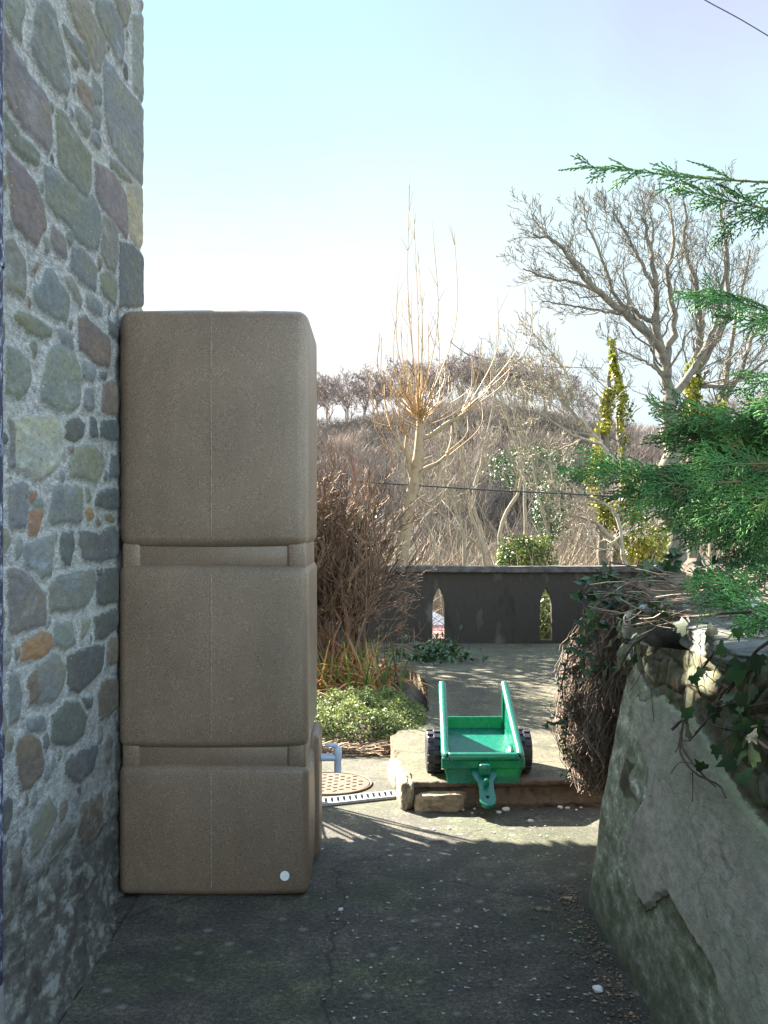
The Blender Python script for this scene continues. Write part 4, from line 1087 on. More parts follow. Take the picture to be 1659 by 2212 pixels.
bt2 = empty('bare_tree', tuple(at(1530, 1330, 17)), 'second bare tree partly behind the conifer with yellow ivy round its forked stems', 'tree')
T_ = Tree(); lb_ = Buf()
main = [([(1500,1330),(1498,1100),(1490,930),(1500,830),(1508,760),(1520,700),(1500,610),(1485,520),(1478,440)], .13, .02, 24, .95, .0),
        ([(1505,800),(1545,740),(1575,660),(1570,560),(1560,470),(1555,430)], .08, .016, 20, .85, .0),
        ([(1530,930),(1555,880),(1600,800),(1640,700),(1700,640)], .08, .02, 16, .9, .1), ([(1470,820),(1560,835),(1640,790),(1720,740)], .05, .016, 12, .8, .1),
        ([(1545,1330),(1540,1100),(1535,930),(1562,840),(1580,740),(1600,640),(1620,540)], .10, .02, 22, .9, .2), ([(1450,900),(1500,845),(1530,800)], .05, .03, 4, .6, 0),
        ([(1580,920),(1640,880),(1720,850)], .05, .02, 10, .8, .1)]
for pts, r0, r1, nk, kl, dy in main: T_.limb(A3(pts, 17, dy), r0 * .85, r1, nk, kl, 3, .5, 8, buf=lb_, kids=3, spread=.68, rmin=.0037)
lb_.build('limb', M['bark'], bt2, True); T_.build('twig', M['bark'], bt2)
lf = Buf()
def ivy_clump(buf, pts, Y, rad, nn, s, depth=1.0):
    P = smoothline([at(x, y, Y) for x, y in pts], 40)
    i = rng.integers(0, 40, nn); rad = np.interp(i, [0, 39], rad) if hasattr(rad, '__len__') else np.full(nn, rad)
    v = rng.normal(0, 1, (nn, 3)); v /= np.linalg.norm(v, axis=1, keepdims=True)
    lump = .15 + 1.7 * vnoise(P[i] + v * .12, 3.2, 5, 3)
    kp = vnoise(P[i] + v * .12, 4.5, 15, 2) > .46; P_, v, rad, lump = P[i][kp], v[kp], rad[kp], lump[kp]; nn = len(P_)
    C = P_ + v * (rad * lump * rng.uniform(.6, 1.05, nn))[:, None]
    D = rng.normal(0, 1, (nn, 3)) + (0, 0, -.4); Nn = v + rng.normal(0, .5, (nn, 3))
    leaf_quads(C, D, Nn, s * rng.uniform(.7, 1.3, nn), s * rng.uniform(.6, 1.0, nn), buf, np.clip(rng.normal(.5, .25, nn), 0, 1))
ivy_clump(lf, [(1500,790),(1495,870),(1488,940)], 16.9, (.10, .20), 1100, .075)
ivy_clump(lf, [(1560,870),(1545,930)], 16.9, (.08, .16), 400, .075)
ivy_clump(lf, [(1525,880),(1515,950)], 16.9, (.08, .14), 300, .075)
lf.build('ivy', M['yellow_ivy'], bt2)

# ivy clad twin stems
it = empty('ivy_clad_tree', tuple(at(1325, 1330, 14.5)), 'slender twin stemmed tree cloaked in yellow green ivy left of the big bare tree', 'tree')
T_ = Tree(); lb_ = Buf()
for pts, r0, r1, nk in [([(1330,1330),(1335,1150),(1350,1020),(1338,900),(1335,800),(1318,740)], .09, .02, 10), ([(1320,1330),(1300,1150),(1300,1000),(1310,880),(1318,800)], .08, .03, 6)]:
    T_.limb(A3(pts, 14.5), r0, r1, nk, .7, 2, .6, 8, buf=lb_, rmin=.004)
lb_.build('stem', M['bark'], it, True); T_.build('twig', M['bark'], it)
lf = Buf()
ivy_clump(lf, [(1320,735),(1328,800),(1349,880),(1343,960),(1350,1020)], 14.4, (.04, .14), 1500, .06)
ivy_clump(lf, [(1318,840),(1303,920),(1297,1000),(1300,1060)], 14.4, (.05, .22), 2300, .06)
ivy_clump(lf, [(1297,1060),(1330,1120),(1380,1200)], 14.4, (.22, .28), 1700, .06)
ivy_clump(lf, [(1360,1020),(1370,1100),(1400,1200)], 14.4, (.14, .25), 1200, .06)
ivy_clump(lf, [(1255,1020),(1290,1045)], 14.3, .10, 400, .06)
lf.build('ivy', M['yellow_ivy'], it)

# leaning pale branches below, toward the fence
lt = empty('leaning_tree', tuple(at(1365, 1400, 13)), 'low pale lichened branches leaning left from behind the fence under the ivy stems', 'tree')
T_ = Tree(); lb_ = Buf()
for pts, r0, r1, nk, kl in [([(1375,1300),(1345,1200),(1300,1140),(1240,1110),(1180,1075)], .06, .02, 14, .7), ([(1345,1200),(1330,1110),(1250,1060),(1180,1000),(1130,960)], .045, .012, 14, .7),
                            ([(1330,1000),(1290,950),(1230,880),(1170,810),(1120,780)], .055, .012, 18, .75), ([(1300,960),(1240,940),(1180,900),(1130,880)], .04, .01, 12, .6), ([(1310,1180),(1370,1140),(1420,1120)], .03, .01, 8, .5),
                            ([(1330,1190),(1270,1180),(1210,1150)], .02, .006, 10, .5), ([(1255,890),(1230,820),(1190,760),(1150,720)], .025, .007, 10, .5)]:
    T_.limb(A3(pts, 13, .15), r0 * .62, r1 * .6, nk, kl, 2, .7, 7, buf=lb_, kids=4, rmin=.004)
lb_.build('limb', M['pale_bark'], lt, True); T_.build('twig', M['pale_bark'], lt)

# pollarded willow
wl = empty('pollarded_tree', tuple(at(868, 1300, 11.6)), 'pollarded tree with a fan of long orange shoots behind the twiggy shrub', 'tree')
T_ = Tree(); lb_ = Buf(); sh = Buf()
YW = 11.6
def sp2(pts, r0, r1, mt=lb_, k=10, n=20, Y=YW): tube1(mt, smoothline([at(x, y, Y) for x, y in pts], n), np.linspace(r0, r1, n), k, .6)
sp2([(864,1330),(868,1210),(876,1150),(886,1080),(893,1045)], .085, .06)
sp2([(893,1050),(896,1020),(903,980),(907,935),(908,915)], .062, .045)
sp2([(893,1050),(884,1005),(878,970),(880,940)], .038, .022)
sp2([(895,1045),(915,1015),(945,1000),(962,985)], .030, .015)
sp2([(905,950),(930,940),(965,915),(985,905),(1003,893)], .028, .020)
sp2([(897,1030),(905,1000),(935,985)], .02, .01)
sp2([(878,985),(862,955),(845,930),(838,925)], .018, .008)
sp2([(893,1060),(925,1085),(960,1060)], .018, .006)
lb_.build('trunk', M['willow_bark'], wl, True)
def shoots(cx, cy, lst, Y=YW):
    for (tx, ty_, bow) in lst:
        A = at(cx + U(-5, 5), cy + U(-6, 6), Y + U(-.05, .05)); B = at(tx, ty_, Y + U(-.5, .5))
        mid_ = A * .5 + B * .5 + np.array([bow * .006, 0, 0]) + np.array([(B[0] - A[0]) * .22, 0, 0])
        P = smoothline([A, mid_, B], 14); L = np.linalg.norm(B - A)
        tube1(sh, P, np.linspace(.0072, .0032, 14), 4, U(.4, .9))
        for _ in range(int(L * 3.0)):
            i = random.randrange(5, 13); d = unit(P[i] - P[i - 1]) + np.array([U(-.6, .6), U(-.3, .3), 0]); tube1(sh, [P[i], P[i] + d * U(.08, .3)], [.003, .0014], 3, R(), False)
shoots(905, 905, [(885, 375, -8), (893, 450, 6), (903, 545, 8), (935, 490, 18), (890, 560, -6), (870, 640, -10), (860, 590, -12), (855, 690, -15), (912, 640, 0), (982, 500, 20), (925, 700, 5), (880, 720, -6), (840, 740, -18), (955, 760, 15), (970, 800, 18), (1020, 770, 25),
                  (945, 690, 12), (898, 780, 0), (865, 800, -8), (915, 790, 3), (930, 840, 8), (850, 830, -15), (890, 830, -3), (820, 720, -20), (875, 860, -5), (905, 840, 0), (925, 860, 5)])
shoots(905, 908, [(U(835, 975), U(770, 880), U(-10, 10)) for _ in range(34)])
shoots(903, 925, [(U(815, 1000), U(800, 890), U(-10, 10)) for _ in range(12)])
shoots(1003, 890, [(1075, 640, 14), (1135, 590, 22), (1100, 755, 18), (1040, 730, 5), (1060, 800, 10), (1020, 790, 3), (1150, 620, 25)])
shoots(842, 925, [(825, 730, -6), (800, 780, -8), (830, 830, -2), (815, 860, -6), (850, 870, 2), (798, 900, -5)])
shoots(962, 985, [(1010, 900, 8), (990, 880, 2), (975, 920, 0), (1040, 860, 14)])
shoots(880, 945, [(845, 820, -6), (860, 850, -3), (870, 870, 0), (835, 880, -8)])
shoots(850, 1000, [(800, 800, -5), (805, 860, -5)], 11.8)
sh.build('shoot', M['willow_shoot'], wl)

# slim pale saplings behind the fence
for k, (pts, Y, r0, lab) in enumerate([
    ([(1003,1330),(1003,1180),(990,1120),(965,1050),(950,960)], 15, .05, 'slim pale sapling forking low just right of the pollarded trunk'),
    ([(1052,1330),(1045,1200),(1020,1110),(1005,1030),(985,930),(975,850)], 16, .06, 'slim pale sapling leaning left beside the fork behind the fence'),
    ([(1040,1330),(1048,1190),(1022,1080),(1040,990),(1060,900),(1075,820)], 17, .055, 'slim pale sapling crossing its neighbours behind the middle of the fence'),
    ([(1090,1330),(1080,1150),(1120,1060),(1128,980),(1110,900),(1095,820)], 18, .06, 'straight pale sapling rising above the green bush'),
    ([(1138,1330),(1136,1150),(1128,1020),(1105,930),(1075,850),(1060,790)], 17, .055, 'tall pale sapling leaning left above the green bush'),
    ([(1196,1330),(1190,1190),(1165,1080),(1150,1000),(1140,900)], 15, .03, 'thin reddish sapling right of the green bush'),
    ([(960,1330),(940,1190),(918,1120),(905,1060)], 14, .03, 'short thin pale sapling close to the pollarded trunk'),
    ([(1080,1330),(1040,1190),(985,1140),(940,1100),(900,1080)], 16, .035, 'pale stem sweeping far left behind the fence')]):
    tr = empty('sapling', tuple(at(pts[0][0], pts[0][1], Y)), lab, 'sapling', 'pale saplings growing behind the fence')
    T_ = Tree(); lb_ = Buf(); T_.limb(A3(pts, Y), r0 * .7, .009, 12, .8, 2, .8, 7, spread=.5, kids=3, up=.4, buf=lb_, rmin=.0036, f0=.25)
    lb_.build('trunk', M['pale_bark'], tr, True); T_.build('twig', M['pale_bark'], tr)

# green bushes behind the fence
def bush(name, label, c, rad, nn, s, mat, seed=0):
    r_ = empty(name, (c[0], c[1], c[2] - rad[2]), label, 'bush')
    v = rng.normal(0, 1, (nn, 3)); v /= np.linalg.norm(v, axis=1, keepdims=True)
    k = (.55 + .75 * vnoise(v + seed, 2.2, seed + 3, 3)) * rng.uniform(.55, 1.02, nn) ** .6
    C = c + v * np.array(rad) * k[:, None]
    b = Buf(); leaf_quads(C, rng.normal(0, 1, (nn, 3)) + (0, 0, -.3), v + rng.normal(0, .6, (nn, 3)), s * rng.uniform(.7, 1.3, nn), s * rng.uniform(.5, .8, nn), b, np.clip(rng.normal(.5, .25, nn), 0, 1))
    b.build('foliage', mat, r_)
    b = Buf()
    for _ in range(14):
        e = c + unit(rng.normal(0, 1, 3)) * np.array(rad) * .8; tube1(b, smoothline([np.array(c) - (0, 0, rad[2]), (np.array(c) + e) / 2, e], 6), np.linspace(.02, .005, 6), 4, .4)
    b.build('stem', M['bark'], r_)
    return r_
bush('evergreen_bush', 'rounded bright green evergreen bush showing above the fence coping', at(1135, 1215, 14), (.42, .4, .45), 3800, .05, M['bush_leaf'], 1)
bush('evergreen_bush', 'green bush seen through the right hand slot of the fence', at(1180, 1330, 12.6), (.35, .35, .6), 2600, .05, M['bush_leaf'], 2)
bush('evergreen_bush', 'low yellow green bush behind the fence below the ivy clad stems', at(1390, 1180, 14.8), (.40, .4, .45), 2400, .055, M['yellow_ivy'], 4)
bush('evergreen_bush', 'dark green shrub behind the saplings on the hillside', at(1190, 1100, 24), (.5, .5, .9), 2000, .07, M['ivy_leaf'], 5)
bush('evergreen_bush', 'dark green shrub behind the pollarded tree on the hillside', at(1150, 1010, 34), (1.7, .9, .9), 2600, .09, M['ivy_leaf'], 6)

# ------------------------------------------------------------------ hillside woods
def bare_tree_mesh(name, seed, h=8.5):
    T_ = Tree()
    T_.seg((0, 0, -.5), (U(-.2, .2), 0, h * .28), .16, .12, .02)
    for k in range(5):
        a = k * 1.25 + U(-.4, .4); d = np.array([math.cos(a) * .55, math.sin(a) * .55, 1]); T_.grow(np.array([0, 0, h * U(.18, .3)]), d, h * .40, .075, 4, .62, 4, .12, .06, .56, .022, .5)
    V, Fq = tubes(np.array(T_.P), np.array(T_.R), 3)
    b = Buf(); b.add(V, Fq, np.repeat(np.clip(T_.T, 0, 1), 15)); o = b.build(name, M['far_trunk']); me = o.data; bpy.data.objects.remove(o); return me
ridge_mesh = [bare_tree_mesh('ridge_tree', i) for i in range(5)]
n_r = 0
for row, (Yr, step) in enumerate([(138, 2.0), (142, 2.4), (148, 2.8)]):
    x = (560 - CX) / F * Yr
    while x < (1720 - CX) / F * Yr:
        xd = x / Yr * F + CX
        if not (1320 < xd < 1440 and R() < .8):
            o = bpy.data.objects.new('ridge_tree', ridge_mesh[n_r % 5]); S.collection.objects.link(o)
            k = U(.72, 1.08) * (1.0 if xd < 1250 else .62); o.location = (x, Yr + U(-1, 1), float(gz(x, Yr)) - .1); o.scale = (k * U(.9, 1.2), k, k); o.rotation_euler = (0, 0, U(0, 6.28))
            tag(o, 'leafless tree in the far row standing along the hill crest', 'tree', 'bare trees along the hill crest'); n_r += 1
        x += step * U(.7, 1.3)
print("ridge trees", n_r)

def tufts(C, Hh, Wd, ntw, rad, seed_t, up=1.0):
    """many little leafless crowns: slivers fanning up and out from each point"""
    T = len(C); idx = np.repeat(np.arange(T), ntw); n = len(idx)
    f = rng.uniform(.0, .75, n); a = rng.uniform(0, 6.283, n); rr = np.sqrt(rng.uniform(0, 1, n)) * f
    A = C[idx] + np.stack([np.cos(a) * rr * Wd[idx], np.sin(a) * rr * Wd[idx], f * Hh[idx]], 1)
    d = np.stack([np.cos(a) * .55 + rng.normal(0, .35, n), np.sin(a) * .55 + rng.normal(0, .35, n), up * rng.uniform(.5, 1.3, n)], 1)
    L = Hh[idx] * rng.uniform(.16, .38, n)
    d = d / np.linalg.norm(d, axis=1, keepdims=True)
    B = A + d * L[:, None]
    mid_ = (A + B) / 2 + rng.normal(0, 1, (n, 3)) * (L * .06)[:, None]
    side = rng.normal(0, 1, (n, 3)); side -= d * (side * d).sum(1, keepdims=True); side /= np.linalg.norm(side, axis=1, keepdims=True)
    w_ = (rad * rng.uniform(.6, 1.4, n))[:, None]
    V = np.stack([A - side * w_, A + side * w_, mid_ + side * w_ * .8, B, mid_ - side * w_ * .8], 1).reshape(-1, 3)
    i = np.arange(n)[:, None] * 5
    Fc = np.concatenate([np.concatenate([i + 0, i + 1, i + 2, i + 4], 1), np.concatenate([i + 4, i + 2, i + 3, i + 3], 1)])
    tone = np.clip(seed_t[idx] + rng.normal(0, .12, n), 0, 1)
    return V, Fc, np.repeat(tone, 5)
# wood on the slope
def scatter(n, y0, y1, ang0=-.13, ang1=.44):
    y = y0 + (y1 - y0) * rng.random(n) ** .9; x = y * rng.uniform(ang0, ang1, n); return x, y
x, y = scatter(3400, 84, 136); C = np.stack([x, y, gz(x, y) - .2], 1)
tn = vnoise(C, .09, 9, 3); tn = np.clip((tn - .5) * 3.2 + .5, 0, 1)
V, Fc, tone = tufts(C, (2.0 + 2.6 * tn + rng.uniform(0, 1, len(C))) * np.interp(y, [125, 136], [1, .45]), .9 + rng.uniform(0, .9, len(C)), 75, .022, tn)
b_ = Buf(); b_.add(V, Fc, tone); o = b_.build('hillside_wood', M['far_twig']); tag(o, 'brown leafless woodland covering the far hillside', 'wood', kind='stuff')
# nearer scrub in the valley
x, y = scatter(900, 22, 62); C = np.stack([x, y, np.zeros(len(x))], 1)
zsee = H - .055 * y; C[:, 2] = gz(x, y)
gap = (x / y > -.01) & (x / y < .14) & (y < 27)
hh = np.clip(zsee - C[:, 2], 1.5, 12) * np.where(gap, .12, 1) * rng.uniform(.7, 1.35, len(x)) + rng.uniform(0, 1.2, len(x))
tn = np.clip(vnoise(C, .2, 12, 2) * 1.6 - .3, 0, 1)
V, Fc, tone = tufts(C, hh, 1.0 + rng.uniform(0, .9, len(C)), 190, .012, tn)
b_ = Buf(); b_.add(V, Fc, tone); o = b_.build('valley_scrub', M['scrub_twig']); tag(o, 'tangled pale leafless scrub filling the valley behind the fence', 'scrub', kind='stuff')
x, y = scatter(260, 12.5, 21, -.10, .36); C = np.stack([x, y, gz(x, y)], 1)
gap = (x / y > .025) & (x / y < .11)
hh = np.clip(H - .05 * y - C[:, 2], .6, 6) * np.where(gap, .35, 1) * rng.uniform(.8, 1.25, len(x))
V, Fc, tone = tufts(C, hh, .5 + rng.uniform(0, .5, len(C)), 170, .0045, rng.uniform(.3, 1, len(C)))
b_ = Buf(); b_.add(V, Fc, tone); o = b_.build('fence_scrub', M['scrub_twig']); tag(o, 'fine pale brushwood growing close behind the fence', 'scrub', kind='stuff')

# distant tiled house glimpsed through the slot
dh = empty('distant_house', (1.7, 27, -6), 'pale house with pinkish red tiled roof glimpsed low through the left fence slot', 'house')
M['rooft'] = simple('rooft', [(.40, .16, .14), (.55, .30, .27)], 3, .55, .3, .02, 4)
M['white_sheet'] = simple('white_sheet', [(.75, .78, .80), (.82, .84, .86)], 2, .4, 0)
def q3(xd, yd, Y): return tuple(at(xd, yd, Y))
b_ = Buf(); V = [q3(890, 1352, 26), q3(1010, 1352, 26), q3(1010, 1420, 24), q3(890, 1420, 24)]; b_.add(np.array(V), [[0, 3, 2, 1]]); 
for i in range(7):
    z0 = np.array(V[0]) + (np.array(V[3]) - np.array(V[0])) * i / 7; z1 = np.array(V[1]) + (np.array(V[2]) - np.array(V[1])) * i / 7
    tube1(b_, [z0, z1], .03, 4)
b_.build('roof', M['rooft'], dh)
P = np.array([at(x, y, 26.2) for x, y in [(900, 1318), (935, 1322), (950, 1327), (965, 1337), (985, 1360)]]); Q = P + (0, 3, -.5)
b_ = Buf(); n = 5; P0 = P.copy(); P0[:, 2] = at(0, 1356, 26.2)[2]
b_.add(np.concatenate([P0, P, Q]), [[i, i + 1, n + i + 1, n + i] for i in range(n - 1)] + [[n + i, n + i + 1, 2 * n + i + 1, 2 * n + i] for i in range(n - 1)]); b_.build('conservatory', M['white_sheet'], dh)
bm = bmesh.new(); rbox(bm, V[0][0], V[1][0], 24.2, 28, -8, V[3][2] - .05, 0); bm_obj('wall', bm, M['white_sheet'], dh)

# ------------------------------------------------------------------ pierced concrete fence
def curve_plate(outline, holes, thick, name, mat, parent):
    cu = bpy.data.curves.new(name, 'CURVE'); cu.dimensions = '2D'; cu.fill_mode = 'BOTH'; cu.extrude = thick / 2
    for poly in [outline] + holes:
        pts = []
        for i in range(len(poly)):
            a = np.array(poly[i], float); b2 = np.array(poly[(i + 1) % len(poly)], float); k = max(1, int(np.linalg.norm(b2 - a) / .12))
            pts += [a + (b2 - a) * j / k for j in range(k)]
        sp = cu.splines.new('POLY'); sp.points.add(len(pts) - 1)
        for p, c in zip(sp.points, pts): p.co = (c[0], c[1], 0, 1)
        sp.use_cyclic_u = True
    tmp = bpy.data.objects.new('tmp', cu); S.collection.objects.link(tmp)
    bpy.context.view_layer.update()
    me = bpy.data.meshes.new_from_object(tmp.evaluated_get(bpy.context.evaluated_depsgraph_get()))
    bpy.data.objects.remove(tmp); bpy.data.curves.remove(cu)
    V_ = np.zeros(len(me.vertices) * 3, np.float32); me.vertices.foreach_get('co', V_); V_ = V_.reshape(-1, 3)
    X, Z, Yd = V_[:, 0].copy(), V_[:, 1].copy(), V_[:, 2].copy()
    W_ = np.stack([X, 10.2 + Yd + bend(X), Z], 1); me.vertices.foreach_set('co', W_.astype(np.float32).ravel())
    me.materials.clear(); o = link(name, me, mat, parent); return o
def bend(X): return .06 * abs(X - 1.5) ** 1.6
fe = empty('pierced_fence', (1.2, 10.2, .1), 'dark concrete garden fence pierced by pointed slots with a flat coping', 'fence')
def slot(cx): 
    w_ = .062; z0 = .155; zs_ = .46; zt_ = .695
    return [(cx - w_, z0), (cx + w_, z0), (cx + w_, zs_ + .06), (cx + w_ * .72, zs_ + .14), (cx, zt_), (cx - w_ * .72, zs_ + .14), (cx - w_, zs_ + .06)]
def ztop(x):
    for c in SLOTS:
        u = abs(x - c) / .062
        if u < .9999: return (.52 + (.08) * (1 - u) / .28) if u > .72 else .60 + .095 * (1 - u / .72) ** .9
    return None
SLOTS = (-1.52, -.42, .672, 1.765, 2.86)
def inside(x): return any(abs(x - c) < .0615 for c in SLOTS)
xs_ = sorted(set([round(v, 4) for v in np.arange(-1.9, 4.2, .11)] + [round(c + k * .062, 4) for c in SLOTS for k in (-1, -.72, -.36, 0, .36, .72, 1)]))
xs_ = [v for v in xs_ if not (inside(v) and min(abs(v - round(c + k * .062, 4)) for c in SLOTS for k in (-.72, -.36, 0, .36, .72)) > 1e-6)]
bm = bmesh.new(); TH = .0425
def wp(x, d, z): return bm.verts.new((x, 10.2 + d + bend(x), z))
def quadstrip(xa, xb, za0, za1, zb0, zb1):
    for d in (-TH, TH):
        f = bm.faces.new([wp(xa, d, za0), wp(xb, d, zb0), wp(xb, d, zb1), wp(xa, d, za1)])
    bm.faces.new([wp(xa, -TH, za1), wp(xb, -TH, zb1), wp(xb, TH, zb1), wp(xa, TH, za1)])
    bm.faces.new([wp(xa, -TH, za0), wp(xb, -TH, zb0), wp(xb, TH, zb0), wp(xa, TH, za0)])
def jamb(x, z0, z1): bm.faces.new([wp(x, -TH, z0), wp(x, TH, z0), wp(x, TH, z1), wp(x, -TH, z1)])
for xa, xb in zip(xs_[:-1], xs_[1:]):
    if inside((xa + xb) / 2):
        ta = ztop(xa) or .52; tb_ = ztop(xb) or .52
        quadstrip(xa, xb, 0, .155, 0, .155); quadstrip(xa, xb, ta, .845, tb_, .845)
    else: quadstrip(xa, xb, 0, .845, 0, .845)
for c in SLOTS:
    for k in (-1, 1): jamb(c + k * .062, .155, .52)
bmesh.ops.remove_doubles(bm, verts=bm.verts, dist=.0005); bmesh.ops.recalc_face_normals(bm, faces=bm.faces)
bm_obj('panel', bm, M['fence'], fe)
bm = bmesh.new(); xs_ = np.arange(-1.95, 4.26, .1)
rings = []
for i, x in enumerate(xs_):
    w_ = .095 + R() * .003; rings.append([bm.verts.new((x, 10.2 + bend(x) + d, z)) for d, z in ((-w_, .850), (w_, .850), (w_, .908 + R() * .004), (-w_, .908 + R() * .004))])
for a, b2 in zip(rings[:-1], rings[1:]):
    for i in range(4): bm.faces.new((a[i], b2[i], b2[(i + 1) % 4], a[(i + 1) % 4]))
bmesh.ops.recalc_face_normals(bm, faces=bm.faces)
bm_obj('coping', bm, M['fence_cap'], fe)

# ------------------------------------------------------------------ shrub, blades, ground cover
sb = empty('twiggy_shrub', (-.25, 7.9, .1), 'tall leafless twiggy shrub growing in the bed beside the tank', 'shrub')
T_ = Tree()
for k in range(105):
    bx_ = U(-1.0, -.10); byy = U(7.5, 8.6); h_ = U(1.1, 1.75)
    d = np.array([U(-.16, .20), U(-.15, .15), 1]); A = np.array([bx_, byy, .1])
    T_.grow(A, d, h_ * .62, U(.009, .018), 3, .50, 5, .10, .05, .52, .0034, R())
for k in range(14):   # side sprays toward the path
    A = np.array([U(-.2, -.02), U(7.6, 8.2), U(.25, .8)]); T_.grow(A, np.array([1, U(-.4, .3), U(-.1, .7)]), U(.2, .42), .007, 2, .6, 4, .05, .08, .55, .0022, R())
T_.build('twig', M['shrub_twig'], sb)
b_ = Buf()
for k in range(42):
    A = np.array([U(-1.0, .0), U(7.8, 8.8), U(1.3, 1.7)]); tube1(b_, smoothline([A, A + (U(-.03, .03), 0, .2), A + (U(-.08, .08), 0, U(.3, .62))], 6), np.linspace(.004, .0018, 6), 3, R(), False)
b_.build('red_shoot', M['red_shoot'], sb)
bush_l = Buf()
nn = 260; C = np.stack([rng.uniform(-1, .1, nn), rng.uniform(7.4, 8, nn), rng.uniform(.3, 1.5, nn)], 1)
leaf_quads(C, rng.normal(0, 1, (nn, 3)), rng.normal(0, 1, (nn, 3)), .03, .018, bush_l, rng.random(nn)); bush_l.build('leaves', M['bush_leaf'], sb)

def blades(name, parent, mat, n, xr, yr, z, Lr, w, lean=1.0, droop=.6):
    b = Buf(); f = np.linspace(0, 1, 7)[:, None]
    for _ in range(n):
        A = np.array([U(*xr), U(*yr), z]); a = U(0, 6.28); L = U(*Lr); le = U(.3, .95) * lean; dirh = np.array([math.cos(a), math.sin(a), 0])
        P = A + dirh * (f * L * le) + np.array([0, 0, 1]) * (f * L * (1 - le * .45) - droop * U(.3, 1.2) * L * le * f * f)
        sd = np.array([-dirh[1], dirh[0], 0]) + rng.normal(0, .3, 3); ww = w * U(.6, 1.2) * (1 - f ** 2) + .0006
        V = np.concatenate([P - sd * ww, P + sd * ww]); b.add(V, [[i, i + 1, 8 + i, 7 + i] for i in range(6)], R())
    return b.build(name, mat, parent)
cr_ = empty('crocosmia_clump', (-.15, 7.3, .1), 'clump of orange brown withered strap leaves at the foot of the twiggy shrub', 'plant')
blades('withered_leaf', cr_, M['blade'], 420, (-.75, .13), (6.9, 7.7), .12, (.35, .85), .008, 1.15, 1.0)
blades('green_leaf', cr_, M['green_blade'], 150, (-.7, .2), (6.7, 7.6), .12, (.25, .62), .007, .7, .5)
# dark foliage by the fence foot
df = empty('shaded_weed', (.55, 9.2, .12), 'dark leafy weeds in the shade below the left fence slot', 'weeds')
b_ = Buf(); nn = 500; C = np.stack([rng.normal(.55, .16, nn), rng.normal(9.0, .2, nn), .12 + np.abs(rng.normal(0, .07, nn))], 1)
leaf_quads(C, rng.normal(0, 1, (nn, 3)) + (0, 0, .3), rng.normal(0, .5, (nn, 3)) + (0, 0, 1), rng.uniform(.04, .10, nn), rng.uniform(.02, .04, nn), b_, rng.random(nn)); b_.build('leaves', M['ivy_leaf'], df)

# planting bed soil
nb = 70; u, v_ = np.meshgrid(np.linspace(0, 1, nb), np.linspace(0, 1, nb), indexing='ij')
Yb = 5.82 + v_ * 3.5
xr_ = np.interp(Yb, [5.82, 5.95, 6.3, 7.5, 8.3, 9.4], [-.05, .10, .36, .44, .34, .05])
Xb = -3 + (xr_ + 3) * u
P3 = np.stack([Xb.ravel(), Yb.ravel(), 0 * Xb.ravel()], 1)
edge_ = np.minimum(np.clip((Yb - 5.82) / .25, 0, 1), np.clip((xr_ - Xb) / .15, 0, 1)).ravel()
P3[:, 2] = -.01 + edge_ * (.14 + (vnoise(P3, 4, 41) - .5) * .08) + (vnoise(P3, 18, 42) - .5) * .02
o = npmesh('planting_bed', P3, grid_faces(nb, nb), M['soil'], smooth=True); tag(o, kind='structure')
# ground cover mound
def mz(x, y): return (.20 + .10 * (vnoise(np.stack([np.atleast_1d(x), np.atleast_1d(y), 0 * np.atleast_1d(x)], 1), 5, 58, 2) - .3)) * np.clip(1 - ((x + .16) / .56) ** 2, 0, 1) ** .6 * np.clip(1 - ((y - 6.38) / .52) ** 2, 0, 1) ** .5
b_ = Buf(); nn = 26000
x = rng.uniform(-.9, .42, nn); y = rng.uniform(5.86, 6.95, nn); z = mz(x, y); keep = z > .03; x, y, z = x[keep], y[keep], z[keep]; nn = len(x)
C = np.stack([x, y, z * (.60 + .75 * vnoise(np.stack([x, y, 0 * x], 1), 9, 51, 2)) + rng.uniform(-.03, .02, nn) + .02], 1)
leaf_quads(C, rng.normal(0, 1, (nn, 3)) + (0, -.2, .3), rng.normal(0, .6, (nn, 3)) + (0, -.4, .9), rng.uniform(.012, .026, nn), rng.uniform(.008, .016, nn), b_, np.clip(rng.normal(.55, .25, nn), 0, 1))
o = b_.build('ground_cover', M['cover_leaf']); tag(o, 'low mound of pale green ground cover at the edge of the paving', 'ground cover', kind='stuff')
# litter along bed edge
b_ = Buf()
for _ in range(750):
    A = np.array([U(-.75, .45), U(5.74, 6.0), U(.0, .06)]); A[1] += max(0, A[0] - .1) * 1.2; L = U(.03, .16); a = U(-.5, .5)
    B = A + np.array([math.cos(a) * L, math.sin(a) * L * .6, U(-.01, .03)]); tube1(b_, [A, (A + B) / 2 + rng.normal(0, .006, 3), B], U(.0012, .004), 3, R(), False)
nn = 500; C = np.stack([rng.uniform(-.7, .3, nn), rng.uniform(5.76, 5.98, nn), rng.uniform(.0, .05, nn)], 1)
leaf_quads(C, rng.normal(0, 1, (nn, 3)), rng.normal(0, .4, (nn, 3)) + (0, 0, 1), rng.uniform(.012, .035, nn), rng.uniform(.008, .02, nn), b_, rng.random(nn))
o = b_.build('plant_litter', M['litter']); tag(o, 'dry twigs and dead leaves lying along the front edge of the bed', 'litter', kind='stuff')

